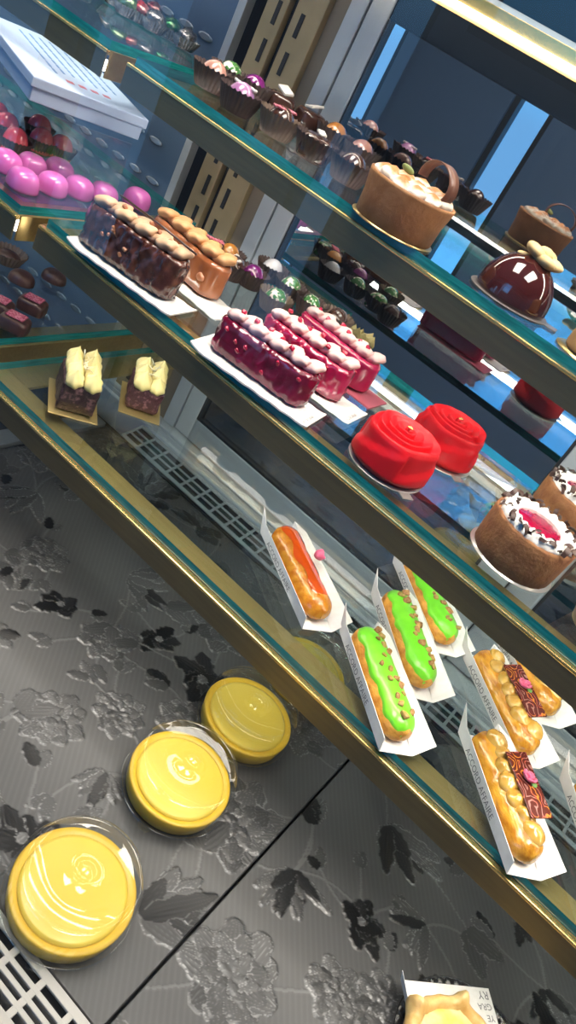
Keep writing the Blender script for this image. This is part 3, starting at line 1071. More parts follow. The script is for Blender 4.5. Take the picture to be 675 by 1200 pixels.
def board(a, b, z, L, W, label, m=WHITE, cat='cake board', group=None, dx=0.0, dy=0.0, rot=0.0, bev=0.0, curl=False, h=0.0016, ink=False):
    c, rz = axis(a, b, z)
    off = Vector((dx, dy, 0)); off.rotate(Matrix.Rotation(rz, 3, 'Z'))

    def f():
        nu, nv = 24, 6
        V = []
        for s in (1, 0):
            for i in range(nu):
                for j in range(nv):
                    x, y = -L / 2 + L * i / (nu - 1), -W / 2 + W * j / (nv - 1)
                    zz = 0.004 * max(0, (abs(x) - L * 0.40) / (L * 0.10)) ** 2 * (1 if x < 0 else 0.25) if curl else 0
                    zz += 0.0004 * math.sin(x * 300) if curl else 0
                    V.append((x, y, zz + s * h + (0.0005 if curl else 0)))
        n = nu * nv
        F = grid_faces(nu, nv) + [tuple(reversed([q + n for q in ff])) for ff in grid_faces(nu, nv)]
        rim = [i * nv for i in range(nu)] + [(nu - 1) * nv + j for j in range(1, nv)] + [i * nv + nv - 1 for i in range(nu - 2, -1, -1)] + [j for j in range(nv - 2, 0, -1)]
        F += [(rim[i], rim[(i + 1) % len(rim)], n + rim[(i + 1) % len(rim)], n + rim[i]) for i in range(len(rim))]
        return mk('cake_board', V, F, m, False)
    o = thing('cake_board', label, cat, (c.x + off.x, c.y + off.y, z + 0.0003), rz + rot, group)
    part('card', f(), o)
    if ink:
        part('lettering', cached(('ink', L), lambda: text_mesh('ACCORD AFFAIRE', 0.006, PAPER_INK)), o, (L / 2 - 0.003, -W / 2 + 0.004, h + 0.0009), (0, 0, PI / 2), (0.5, 1, 1))
    return o


B2 = 'white boards under the bar cakes'
G2 = 'raspberry bar cakes on the middle shelf'
board((255, 415), (345, 479), Z2, 0.130, 0.046, 'white card board with curled left end under the nearest raspberry bar', group=B2, dx=0.002, curl=True, ink=True)
bar_cake((255, 411), (345, 476), Z2, 0.030, 0.033, 0.106, RASP_SHADED, PCREAM, 'nearest raspberry bar cake, coloured as if in shade, with a row of pink cream swirls', G2, 1, crumbs=RUBY)
board((311, 413), (387, 470), Z2, 0.124, 0.046, 'white card board under the middle raspberry bar', group=B2, dx=0.012, curl=True, ink=True)
bar_cake((307, 408), (385, 468), Z2, 0.030, 0.033, 0.106, RASP2, PCREAM, 'middle raspberry bar cake with pink cream swirls between the other two', G2, 2, crumbs=RUBY)
PINKBOARD = mat('pink card', (0.55, 0.12, 0.17), 0.5)
board((348, 403), (420, 460), Z2, 0.118, 0.042, 'pink card board under the farthest raspberry bar', PINKBOARD, dx=0.010)
bar_cake((348, 401), (418, 459), Z2, 0.030, 0.032, 0.106, RASP_LIT, PCREAM, 'farthest raspberry bar cake, coloured as if lit, smoothest side, beside the red rose cakes', G2, 3, crumbs=RUBY, amp=0.0005)
board((106, 290), (198, 357), Z2, 0.132, 0.046, 'white card board under the nutty chocolate bar cake', group=B2, dx=0.004, dy=-0.002, curl=True, ink=True)
cb = bar_cake((104, 287), (192, 351), Z2, 0.034, 0.040, 0.116, CHOCBAR, TANCREAM, 'dark nutty chocolate bar cake with tan cream and a chocolate stick, at the left end', 'chocolate and caramel bar cakes', 4,
              amp=0.0036, crumbs=ROCK, blob=(0.0115, 0.012, 0.013))
part('chocolate_stick', mk('chocolate_stick', *tube([(-0.05, 0, 0), (0.0, 0.001, 0.0005), (0.05, 0, 0)], 0.0011, 8), CHOC), cb, (0.012, 0.004, 0.0525), (0, 0.03, -0.05))
board((180, 301), (252, 363), Z2, 0.130, 0.046, 'white card board under the smooth caramel bar cake', group=B2, dx=0.008, curl=True, ink=True)
cb = bar_cake((176, 291), (248, 355), Z2, 0.033, 0.036, 0.112, CARBAR, TANCREAM2, 'smooth caramel bar cake with a thick row of tan cream, second from the left', 'chocolate and caramel bar cakes', 5,
              amp=0.0007, blob=(0.0115, 0.0125, 0.014), n=8)
part('almond', mk('almond', *rumple(ellipsoid(0.005, 0.004, 0.0042), 0.0008, 250, 3), ROCK), cb, (0.040, -0.0158, 0.017))

# ---- red rose cakes
REDG = mat('red velvet glaze', (0.60, 0.004, 0.010), 0.45, (0.66, 0.005, 0.012), 40, coat=0.05, spec=0.25)
SILVER = mat('silver card', (0.62, 0.60, 0.57), 0.3, metal=0.7)
GOLDCARD = mat('gold card', (0.62, 0.47, 0.20), 0.28, metal=0.75)
LEAFG = mat('gold leaf', (0.85, 0.55, 0.18), 0.25, metal=0.8)


def rose_cake(px, py, r, rz, label):
    p = at(px, py, Z2)
    t = thing('rose_cake', label, 'cake', (p.x, p.y, Z2 + 0.0018), rz, 'red rose shaped cakes')
    H = 0.037

    def f():
        n = 160
        V = []
        side = [(0.93, 0.0), (0.985, 0.003)] + [(1.0 - 0.02 * k / 9, H * 0.12 + H * 0.72 * k / 9) for k in range(10)] + [(0.965, H * 0.90), (0.94, H * 0.93)]
        nt = 84
        rings = side + [(0.93 * (1 - k / nt), None) for k in range(1, nt + 1)]
        for fr, z in rings:
            for j in range(n):
                th = 2 * PI * j / n
                lobe = 1 + 0.035 * math.cos(5 * th + 0.5) - 0.07 * math.exp(-((math.atan2(math.sin(th - 1.2), math.cos(th - 1.2))) / 0.22) ** 2)
                if z is not None:
                    u = z / H
                    wrap = 0.0
                    for q in range(3):
                        dth = (th - q * 2 * PI / 3 - 0.7) % (2 * PI)
                        edge = 0.25 + 0.55 * (dth / 2.2)
                        if dth < 2.2 and u > 0.1:
                            wrap = max(wrap, 0.0016 * (1 / (1 + math.exp((u - edge) * -60))) if False else 0.0030 * (1 / (1 + math.exp((u - edge) * 70))))
                    rr = r * fr * (1 + (lobe - 1) * (0.4 + 0.6 * u)) + wrap
                    zz = z
                else:
                    rr = r * fr * lobe
                    ph = (fr * 4.2 + th / (2 * PI) + 0.10 * math.sin(3 * th + fr * 5)) % 1.0
                    ridge = ph / 0.84 if ph < 0.84 else (1 - ph) / 0.16
                    zz = H * 0.92 + 0.0062 * ridge + 0.003 * (1 - fr) - 0.0020
                V.append((rr * math.cos(th), rr * math.sin(th), zz))
        F = grid_faces(len(rings), n, False, True)
        F.append(tuple(range(n)))
        return mk('rose_body', V, F, REDG)
    part('rose_body', cached(('rosecake', r), f), t)
    part('gold_leaf', cached('gleaf', lambda: mk('gold_leaf', *rumple(ellipsoid(0.0032, 0.002, 0.0012, 12, 8), 0.0008, 500, 1), LEAFG)), t, (0, 0, H + 0.0045))
    part('round_board', cached('rboard', lambda: mk('round_board', *lathe([(0.0365, -0.0014), (0.037, -0.0008), (0.0365, -0.0002)], 64), SILVER)), t, label='silver round card')
    part('pull_tab', cached('rtab', lambda: mk('pull_tab', *bx(0.035, 0.045, -0.006, 0.006, -0.0013, -0.0004), SILVER, False)), t, rot=(0, 0, -0.55 - rz))
    return t


rose_cake(451, 547, 0.0345, 0.3, 'red rose shaped cake nearest the front edge, left of its twin')
rose_cake(512, 532, 0.0335, 0.95, 'red rose shaped cake set behind, right of its twin')

# ---- cherry cream tarts with chocolate flakes
SPONGE = mat('brown biscuit crust', (0.26, 0.10, 0.032), 0.75, (0.33, 0.14, 0.048), 120, bump=0.5, bscale=320)
WCREAM = mat('white cream', (0.86, 0.83, 0.76), 0.5, (0.88, 0.86, 0.80), 40)
JELLY = mat('cherry jelly', (0.25, 0.0005, 0.025), 0.06, (0.31, 0.001, 0.036), 40, coat=1.0)
FLAKE = mat('chocolate flake', (0.05, 0.022, 0.015), 0.45, (0.08, 0.036, 0.024), 300)


def cherry_tart(px, py, label, seed, full=True, r=0.0385):
    p = at(px, py, Z2)
    t = thing('cherry_tart', label, 'tart', (p.x, p.y, Z2 + 0.0014), 0, 'cherry cream tarts on the middle shelf')
    H = 0.037
    part('crust', cached('ctcrust', lambda: mk('crust', *rumple(lathe([(0, 0.0), (r * 0.93, 0), (r * 0.96, 0.001), (r * 0.985, H * 0.3), (r, H * 0.7), (r * 1.005, H * 0.96), (r * 0.98, H), (r * 0.90, H), (r * 0.86, H - 0.003), (0, H - 0.004)], 96), 0.0005, 200, 1), SPONGE)), t)

    def cream():
        prof = [(0.50 * r, H - 0.0035), (0.53 * r, H + 0.002), (0.62 * r, H + 0.005), (0.74 * r, H + 0.006), (0.86 * r, H + 0.004), (0.93 * r, H - 0.001), (0.90 * r, H - 0.003)]

        def rf(rr, z, th, k):
            w = 1 + 0.035 * math.sin(17 * th) + 0.02 * math.sin(29 * th + 1)
            return rr * (w if k in (0, 1, 2) else 1 + 0.02 * math.sin(23 * th)), z + 0.0012 * math.sin(19 * th) * (1 if 0 < k < 6 else 0)
        return mk('cream_ring', *lathe_open(prof, 120, rf), WCREAM)
    part('cream_ring', cached('ctcream', cream), t)
    part('cherry_jelly', cached('ctjelly', lambda: mk('cherry_jelly', *lathe([(r * 0.60, H - 0.0035), (r * 0.58, H + 0.0015), (r * 0.5, H + 0.0032), (r * 0.2, H + 0.0042), (0, H + 0.0043)], 64), JELLY)), t)
    rng = random.Random(seed)
    for k in range(58):
        a = 2 * PI * k / 58 + rng.uniform(-.05, .05)
        rr = r * rng.uniform(0.80, 0.99) if rng.random() < 0.85 else r * rng.uniform(0.65, 0.78)
        s = rng.uniform(0.6, 1.3)

        def fl_():
            V = []
            for i in range(6):
                for j in range(3):
                    u, w = i / 5 - 0.5, j / 2 - 0.5
                    V.append((u * 0.0078, w * 0.0042 * (1 - 0.5 * abs(u)), 0.0016 * (1 - 4 * u * u)))
            F = grid_faces(6, 3)
            V2 = [(x, y, z - 0.0006) for x, y, z in V]
            F2 = [tuple(reversed([q + 18 for q in ff])) for ff in F]
            return mk('chocolate_flake', V + V2, F + F2, FLAKE)
        part('chocolate_flake', cached('flake', fl_), t, (rr * math.cos(a), rr * math.sin(a), H + 0.0048 + rng.uniform(0, 0.003) - (0.002 if rr > r * .92 else 0)),
             (rng.uniform(-1.2, 1.2), rng.uniform(-1.2, 1.2), rng.uniform(0, 6.3)), (s, s, s))
    part('paper_liner', cached('ctliner', lambda: mk('paper_liner', *lathe([(0, -0.0009), (r * 1.04, -0.0009), (r * 1.04, -0.0002), (0, -0.0002)], 64), SILVER)), t, label='thin silver card disc')
    return t


cherry_tart(598, 655, 'cherry tart with white cream ring and chocolate flakes, nearest the front rail', 1)
cherry_tart(655, 615, 'cream ringed cherry tart with chocolate flakes, standing behind the other at the right edge', 2)
pt = at(702, 742, Z2)
t = thing('berry_tartlet', 'small red tartlet with a pale rim cut off by the right edge of the picture', 'tart', (pt.x, pt.y, Z2 + 0.0005))
part('crust', mk('crust', *lathe([(0, 0), (0.026, 0), (0.033, 0.024), (0.0335, 0.026), (0.031, 0.0262), (0.030, 0.022), (0, 0.021)], 64), mat('pale pink crust', (0.70, 0.42, 0.34), 0.6)), t)
part('berry_filling', mk('berry_filling', *lathe([(0.0298, 0.0215), (0.028, 0.0248), (0.015, 0.027), (0, 0.0275)], 48), JELLY), t)

# ---- coconut cakes with yellow piped cream
COCO = mat('dark coated sponge', (0.028, 0.010, 0.014), 0.4, (0.24, 0.12, 0.13), 190, (0.52, 0.75), bump=0.9, bscale=260)
COCO2 = mat('plum coated sponge', (0.055, 0.012, 0.020), 0.4, (0.30, 0.14, 0.16), 190, (0.52, 0.75), bump=0.9, bscale=260)
YCREAM = mat('pale yellow cream', (0.84, 0.70, 0.28), 0.5, (0.87, 0.77, 0.38), 50)
SHAV = mat('white chocolate shaving', (0.85, 0.78, 0.55), 0.5)


def teardrop(m):
    def f():
        k = 18
        prof = [(0, 0)]
        for i in range(1, k):
            u = i / (k - 1)
            prof.append((0.0088 * (math.sin(PI * min(1, u * 0.62 + 0.25)) ** 1.2) * (1 - u ** 2.2) + 0.0002, 0.019 * u))

        def rf(r, z, t, i):
            return r * (1 + 0.09 * math.sin(6 * t + z * 260)), z
        V, F = lathe(prof, 28, rf)
        V = np.asarray(V)
        V[:, 0] += 0.004 * (V[:, 2] / 0.019) ** 2
        return mk('cream_peak', V, F, m)
    return cached(('td', m.name), f)


def coconut_cake(px, py, ang, label, m, L, W, H, rows, seed, bl):
    p = at(px, py, Z1)
    t = thing('cream_cake', label, 'cake', (p.x, p.y, Z1 + 0.0022), ang, 'small cream topped cakes on gold cards')
    bdy = box(L, W, H, (0, 0, H / 2), 0.004, 3)
    bm = bmesh.new()
    vs = [bm.verts.new(v) for v in bdy[0]]
    for f in bdy[1]:
        bm.faces.new([vs[i] for i in f])
    bmesh.ops.subdivide_edges(bm, edges=bm.edges[:], cuts=5, use_grid_fill=True)
    bm.verts.index_update()
    vf = ([tuple(v.co) for v in bm.verts], [tuple(v.index for v in f.verts) for f in bm.faces])
    bm.free()
    part('coated_sponge', mk('coated_sponge', *rumple(vf, 0.0016, 150, seed), m), t)
    me = teardrop(YCREAM)
    rng = random.Random(seed)
    for i in range(rows):
        for sy in (-1, 1):
            x = -L * 0.40 + L * 0.78 * i / (rows - 1)
            s = rng.uniform(1.1, 1.28)
            part('cream_peak', me, t, (x, sy * W * 0.24, H - 0.001), (rng.uniform(-.12, .12), -0.35 + rng.uniform(-.15, .15), PI), (s, s, s * rng.uniform(.85, 1.05)))
    for k in range(16):
        part('shaving', cached('shav', lambda: mk('shaving', *plate([(-0.004, -0.0006, 0), (0.004, -0.0004, 0.0012), (0.0045, 0.0006, 0.001), (-0.004, 0.0008, 0)], 0.0003), SHAV)), t,
             (rng.uniform(-L * .35, L * .35), rng.uniform(-.004, .006), H + rng.uniform(0.008, 0.015)), (rng.uniform(-1, 1), rng.uniform(-1, 1), rng.uniform(0, 6)))
    part('gold_card', mk('gold_card', *box(bl[0], bl[1], 0.0014, (bl[2], 0, -0.001), 0.0005), GOLDCARD, False), t, label='shiny gold card')
    return t


coconut_cake(85, 470, -0.70, 'dark cake with pale yellow cream peaks on a gold card, left of its neighbour', COCO, 0.058, 0.039, 0.033, 4, 1, (0.068, 0.052, 0.002))
coconut_cake(164, 472, -0.82, 'plum coloured cake with pale yellow cream on a gold card, right of its neighbour', COCO2, 0.050, 0.037, 0.030, 3, 2, (0.070, 0.048, 0.002))

# ---- top shelf: meringue tart and chocolate dome
TARTC = mat('meringue tart crust', (0.30, 0.125, 0.042), 0.6, (0.37, 0.165, 0.06), 90, bump=0.3, bscale=260)


def meringue_mat():
    m, nt, b, out = new_mat('toasted meringue')
    tc = nt.nodes.new('ShaderNodeTexCoord'); s = nt.nodes.new('ShaderNodeSeparateXYZ')
    nt.links.new(tc.outputs['Object'], s.inputs[0])
    n = nt.nodes.new('ShaderNodeTexNoise'); n.inputs['Scale'].default_value = 90
    nt.links.new(tc.outputs['Object'], n.inputs['Vector'])
    ad = nt.nodes.new('ShaderNodeMath'); ad.operation = 'MULTIPLY_ADD'; ad.inputs[1].default_value = 0.009
    nt.links.new(n.outputs['Fac'], ad.inputs[0]); nt.links.new(s.outputs['Z'], ad.inputs[2])
    r = nt.nodes.new('ShaderNodeValToRGB')
    mr = nt.nodes.new('ShaderNodeMapRange'); mr.inputs['From Min'].default_value = 0.008; mr.inputs['From Max'].default_value = 0.0155
    nt.links.new(ad.outputs[0], mr.inputs['Value']); nt.links.new(mr.outputs['Result'], r.inputs[0])
    r.color_ramp.elements[0].color = (0.88, 0.83, 0.72, 1)
    r.color_ramp.elements[0].position = 0.55
    r.color_ramp.elements[1].color = (0.52, 0.20, 0.05, 1)
    nt.links.new(r.outputs[0], b.inputs['Base Color'])
    b.inputs['Roughness'].default_value = 0.5
    return m


MERI = meringue_mat()
p = at(459, 268, Z3)
t = thing('meringue_tart', 'brown tart topped with toasted white meringue and a curled chocolate band', 'tart', (p.x, p.y, Z3 + 0.0016))
R_, H_ = 0.0405, 0.036
part('crust', mk('crust', *rumple(lathe([(0, 0), (R_ * .90, 0), (R_ * .92, .001), (R_ * .95, H_ * .5), (R_ * 1.02, H_ * .93), (R_ * 1.02, H_), (R_ * .96, H_), (R_ * .94, H_ - .004), (0, H_ - .004)], 96), 0.0004, 200, 3), TARTC), t)
part('round_board', mk('round_board', *lathe([(0, -0.0012), (R_ * .99, -.0012), (R_ * .99, -.0003), (0, -.0003)], 64), GOLDCARD), t, label='thin gold card disc')


def dollop():
    k = 18
    prof = [(0, 0)] + [(0.0098 * math.sin(PI * (0.30 + 0.70 * (i / (k - 1)))) + 0.00005, 0.0125 * (i / (k - 1)) ** 0.7) for i in range(1, k)]
    return mk('meringue_dollop', *lathe(prof, 28, lambda r, z, t_, i: (r * (1 + .07 * math.sin(5 * t_ + z * 350)), z)), MERI)


me = dollop()
rng = random.Random(5)
for ring, n in ((0.68, 11), (0.30, 5)):
    for k in range(n):
        a = 2 * PI * k / n + ring
        s = rng.uniform(.9, 1.15)
        part('meringue_dollop', me, t, (R_ * ring * math.cos(a), R_ * ring * math.sin(a), H_ - 0.0045), (rng.uniform(-.2, .2), rng.uniform(-.2, .2), a), (s, s, s * rng.uniform(.85, 1.0)))
V, F = [], []
for i in range(40):
    a = -0.5 + 3.9 * i / 39
    rr = 0.0155
    for (dy, dr) in ((-0.0055, 0), (0.0055, 0), (0.0055, 0.0011), (-0.0055, 0.0011)):
        V.append(((rr + dr) * math.cos(a) * 1.35, dy, (rr + dr) * math.sin(a)))
F = grid_faces(40, 4, False, True) + [(0, 1, 2, 3), (156, 157, 158, 159)]
part('chocolate_band', mk('chocolate_band', V, F, mat('milk chocolate band', (0.16, 0.065, 0.04), 0.35)), t, (0.014, 0.006, H_ + 0.012), (0, 0.10, -0.45))
part('pistachio', mk('pistachio', *ellipsoid(0.0065, 0.0025, 0.003, 14, 10), mat('pistachio green', (0.20, 0.24, 0.06), 0.5)), t, (-0.008, -0.012, H_ + 0.011), (0.2, 0.2, 0.2))

p = at(595, 353, Z3)
t = thing('chocolate_dome', 'glossy dark chocolate dome cake topped with a cream coloured petal', 'cake', (p.x, p.y, Z3 + 0.0022))
DOME = mat('mirror chocolate glaze', (0.055, 0.010, 0.008), 0.07, coat=1.0)
part('glazed_dome', mk('glazed_dome', *lathe([(0, 0), (0.0325, 0.0)] + [(0.034 * math.cos(a), 0.003 + 0.037 * math.sin(a)) for a in np.linspace(-0.07, PI / 2 - 0.001, 26)], 96), DOME), t)
part('round_board', mk('round_board', *lathe([(0, -0.0018), (0.0375, -0.0018), (0.0385, -0.0005), (0.038, 0.0), (0, -0.0002)], 64), mat('grey card', (0.15, 0.13, 0.12), 0.4, metal=0.3)), t, label='dark grey round card')
part('pull_tab', mk('pull_tab', *bx(0.037, 0.049, -0.007, 0.007, -0.0014, -0.0004), mat('grey card', (0, 0, 0)), False), t, rot=(0, 0, 0.1))
PETAL = mat('cream petal', (0.70, 0.47, 0.20), 0.5, (0.76, 0.55, 0.27), 120, bump=0.3, bscale=200)


def petals():
    P = []
    for k in range(5):
        a = 2 * PI * k / 5
        P.append(xf(ellipsoid(0.0085, 0.007, 0.0034, 18, 10), (0.0065 * math.cos(a), 0.0065 * math.sin(a), 0.002 + 0.001 * (k % 2)), rz=a, ry=-0.15))
    P.append(xf(ellipsoid(0.006, 0.006, 0.004), (0, 0, 0.004)))
    return mk('cream_petal', *rumple(join(P), 0.0006, 260, 1), PETAL)


part('cream_petal', petals(), t, (0.003, 0.004, 0.0385), (0.05, 0.12, 0.3), (1.35, 1.35, 1.5))
part('cream_chip', mk('cream_chip', *ellipsoid(0.006, 0.0028, 0.0018, 14, 8), PETAL), t, (-0.010, -0.0065, 0.0375), (0.2, -0.2, 0.5))
p = at(690, 423, Z3)
t = thing('caramel_cake', 'light brown cake at the right edge of the picture on the top shelf', 'cake', (p.x, p.y, Z3 + 0.0016), 0.2)
part('sponge', mk('sponge', *loaf(0.05, 0.04, 0.032, 2, 0.0006), mat('caramel sponge', (0.50, 0.26, 0.10), 0.5, (0.56, 0.31, 0.13), 80)), t)
part('round_board', mk('round_board', *lathe([(0, -0.0012), (0.032, -.0012), (0.032, -.0003), (0, -.0003)], 48), GOLDCARD), t)

# ---- bonbons
CUPM = mat('brown fluted paper', (0.055, 0.032, 0.028), 0.6, (0.075, 0.045, 0.04), 80)
CUPT = mat('tan fluted paper', (0.16, 0.11, 0.08), 0.6, (0.19, 0.13, 0.10), 80)


def cup_mesh(m, r=0.0155, h=0.017):
    def f():
        prof = [(0, 0.0), (r * 0.78, 0.0), (r * 0.80, 0.0006)] + [(r * (0.80 + 0.38 * k / 8), h * k / 8) for k in range(1, 9)]

        def rf(rr, z, t, k):
            return rr * (1 + (0.045 * (z / h + 0.25) if k > 1 else 0) * math.sin(26 * t)), z + (0.0008 * math.sin(26 * t + 1) if k == len(prof) - 1 else 0)
        return mk('paper_cup', *lathe_open(prof, 130, rf), m)
    return cached(('cup', m.name, r, h), f)


def dome_mesh(m, r, h, key, sq=2.0, n=40):
    def f():
        V = []
        prof = [(0.0, 0.0), (0.95, 0.0), (1.0, 0.06)] + [(math.cos(a) ** (2 / max(2.0, sq * 1.1)), 0.06 + 0.94 * math.sin(a) ** (2 / max(2.0, sq * 1.1))) for a in np.linspace(0.05, PI / 2 - 1e-3, 14)]

        def rf(rr, z, t, k):
            c = (abs(math.cos(t)) ** sq + abs(math.sin(t)) ** sq) ** (-1 / sq)
            return rr * c, z
        V, F = lathe(prof, n, rf)
        return mk(key, np.asarray(V) * np.array([r, r, h]), F, m)
    return cached(('dome', m.name, r, h, sq), f)


CH = {
    'dark': mat('bonbon dark', (0.045, 0.018, 0.012), 0.18, (0.06, 0.024, 0.016), 60, coat=0.5),
    'purple': mat('bonbon purple', (0.16, 0.012, 0.13), 0.12, coat=0.9),
    'copper': mat('bonbon copper pearl', (0.45, 0.22, 0.17), 0.2, coat=0.7),
    'amber': mat('bonbon amber', (0.45, 0.17, 0.03), 0.2, coat=0.7),
    'mottled': mat('bonbon green white', (0.05, 0.16, 0.04), 0.15, (0.75, 0.62, 0.55), 210, (0.52, 0.58), coat=0.7),
    'pearl': mat('bonbon pearl', (0.55, 0.5, 0.52), 0.2, coat=0.7),
    'lilac': mat('bonbon lilac', (0.38, 0.16, 0.34), 0.2, coat=0.7),
}
WICE = mat('white chocolate', (0.75, 0.70, 0.66), 0.4)
PNKS = mat('pink drizzle', (0.60, 0.15, 0.20), 0.4)


def bonbon(p, kind, label, group, cup=CUPM, shape='dome', deco=None, rz=0.0, s=1.0, tilt=0.0):
    t = thing('bonbon', label, 'chocolate', p, rz, group)
    if tilt:
        t.rotation_euler = (tilt, tilt * 0.5, rz)
    if cup is not None:
        part('paper_cup', cup_mesh(cup), t, (0, 0, 0.0006), sc=(s, s, s))
    sq = {'dome': 2.0, 'square': 5.0, 'oval': 2.2}[shape]
    h = {'dome': 0.021, 'square': 0.017, 'oval': 0.019}[shape]
    part('shell', dome_mesh(CH[kind], 0.0128, h, 'shell', sq), t, (0, 0, 0.0026), sc=(s * (1.15 if shape == 'oval' else 1), s * (0.8 if shape == 'oval' else 1), s))
    if deco == 'slab':
        part('white_slab', cached('slab', lambda: mk('white_slab', *box(0.016, 0.010, 0.0022, bev=0.0006), WICE, False)), t, (0.001, 0, 0.0225 * s), (0.25, 0.2, 0.4), (s, s, s))
    elif deco == 'drizzle':
        def f():
            pts = [(-0.009 + 0.018 * i / 30, 0.0045 * math.sin(i * 1.25), 0.0004 * math.sin(i)) for i in range(31)]
            return mk('drizzle', *tube(pts, 0.0011, 6), PNKS)
        part('drizzle', cached('drz', f), t, (0, 0, 0.0212 * s), (0, 0, 0.4), (s, s, s))
    elif deco == 'stripe':
        def f():
            pts = [(-0.010 + 0.020 * i / 20, 0.0025 * math.sin(i * 0.9), 0) for i in range(21)]
            return mk('white_stripe', *tube(pts, 0.0013, 6), WICE)
        part('white_stripe', cached('stp', f), t, (0, 0, 0.0212 * s), (0, 0, 0.2), (s, s, s))
    return t


def onshelf(px, py, z, up=0.0008):
    v = at(px, py, z)
    return (v.x, v.y, z + up)


G3 = 'bonbons in paper cups on the top shelf'
for (px, py), kind, shape, deco, cup, label in [
    ((243, 101), 'copper', 'dome', None, CUPM, 'copper domed bonbon in a brown paper cup, leftmost on the top shelf'),
    ((274, 128), 'lilac', 'dome', 'stripe', CUPM, 'lilac bonbon with a white stripe, second in the front row of the top shelf'),
    ((320, 156), 'dark', 'dome', 'drizzle', CUPT, 'dark bonbon with pink drizzle in a tan paper cup on the top shelf'),
    ((362, 184), 'dark', 'square', 'stripe', CUPM, 'square dark bonbon with a white stripe in the front row of the top shelf'),
    ((402, 210), 'dark', 'dome', None, CUPM, 'plain dark bonbon in a brown cup, nearest the meringue tart'),
    ((290, 115), 'purple', 'dome', None, CUPM, 'purple domed bonbon in the back row of the top shelf'),
    ((322, 131), 'dark', 'square', 'slab', None, 'square chocolate with a white slab on top, left of its lookalike'),
    ((356, 150), 'dark', 'square', 'slab', None, 'square chocolate with a white slab on top, right of its lookalike'),
    ((384, 170), 'amber', 'dome', None, CUPM, 'amber domed bonbon in the back row of the top shelf'),
    ((414, 190), 'copper', 'dome', None, CUPM, 'copper domed bonbon behind the meringue tart'),
    ((262, 100), 'mottled', 'dome', None, CUPM, 'green and white mottled bonbon at the left end of the top shelf'),
]:
    bonbon(onshelf(px, py + 5, Z3), kind, label, G3, cup, shape, deco, rz=px * 0.7, s=1.25)
G4 = 'bonbons in paper cups on the middle shelf'
for (px, py), kind, shape, deco, cup, label in [
    ((243, 296), 'dark', 'square', 'drizzle', CUPM, 'square dark bonbon with pink drizzle just behind the caramel bar'),
    ((262, 303), 'amber', 'dome', None, CUPM, 'amber bonbon behind the caramel bar, left of the purple one'),
    ((268, 318), 'dark', 'dome', 'stripe', CUPM, 'dark bonbon with a white stripe between the caramel bar and the purple bonbon'),
    ((290, 328), 'purple', 'dome', None, CUPM, 'glossy purple domed bonbon behind the caramel bar on the middle shelf'),
    ((313, 320), 'pearl', 'dome', None, CUPM, 'pearly white bonbon against the door frame on the middle shelf'),
    ((316, 356), 'mottled', 'dome', None, CUPT, 'green and white mottled bonbon in a tan cup, nearest the raspberry bars'),
    ((334, 341), 'mottled', 'dome', None, CUPM, 'green and white mottled bonbon behind its lookalike on the middle shelf'),
    ((358, 361), 'mottled', 'oval', None, CUPM, 'oval mottled bonbon behind the middle raspberry bar'),
    ((226, 286), 'mottled', 'square', None, CUPM, 'square mottled bonbon at the back of the middle shelf by the tan uprights'),
    ((388, 378), 'dark', 'dome', None, CUPT, 'dark bonbon in a tan cup behind the farthest raspberry bar'),
]:
    bonbon(onshelf(px, py + 8, Z2), kind, label, G4, cup, shape, deco, rz=px * 0.7, s=1.12)

PINKB = mat('magenta pink bonbon', (0.58, 0.12, 0.42), 0.22, (0.62, 0.15, 0.46), 40, coat=0.5)
REDP = mat('coral red bonbon', (0.85, 0.085, 0.12), 0.22, (0.88, 0.13, 0.16), 60, coat=0.6)
GP = 'pink domed bonbons in the left bay'
for (px, py), label in [((158, 241), 'pink domed bonbon standing alone at the right end of the row'), ((119, 236), 'pink domed bonbon second from the right of the front row'),
                        ((90, 229), 'pink domed bonbon third from the right of the front row'), ((59, 225), 'pink domed bonbon fourth from the right of the front row'),
                        ((25, 221), 'pink domed bonbon nearest the corner of the glass shelf'), ((67, 208), 'pink domed bonbon behind the front row, nearest the red hearts'),
                        ((35, 203), 'pink domed bonbon in the second row, between two others'), ((5, 199), 'pink domed bonbon in the second row at the left edge of the picture')]:
    single('bonbon', dome_mesh(PINKB, 0.0160, 0.0205, 'bonbon', 2.6), label, 'chocolate', onshelf(px, py, Z2, 0.0004), px * 0.3, GP)
GR = 'coral red bonbons in dark cups in the left bay'
for (px, py), label in [((67, 188), 'coral red bonbon in a dark cup, rightmost of the red ones'), ((44, 180), 'coral red bonbon in a dark cup, second from the right of the red ones'),
                        ((42, 164), 'coral red bonbon in a dark cup behind the second from the right'), ((14, 181), 'coral red bonbon in a dark cup just behind the pink row at the left'),
                        ((4, 163), 'coral red bonbon in a dark cup at the left edge of the picture'), ((-8, 150), 'coral red bonbon in a dark cup, half out of the picture on the left')]:
    t = thing('bonbon', label, 'chocolate', onshelf(px, py, Z2), 0.3 * px, GR)
    part('shell', dome_mesh(REDP, 0.014, 0.026, 'shell', 2.3), t, (0, 0, 0.003))
    part('paper_cup', cup_mesh(CUPM), t, (0, 0, 0.0006))
GB = 'brown chocolates on the lower shelf of the left bay'
SPRK = mat('pink sprinkles', (0.40, 0.03, 0.10), 0.5, (0.75, 0.30, 0.38), 700, (0.45, 0.6), bump=0.8, bscale=900)
BRC = mat('brown chocolate coating', (0.055, 0.022, 0.02), 0.35, (0.085, 0.035, 0.03), 90, bump=0.25, bscale=250)
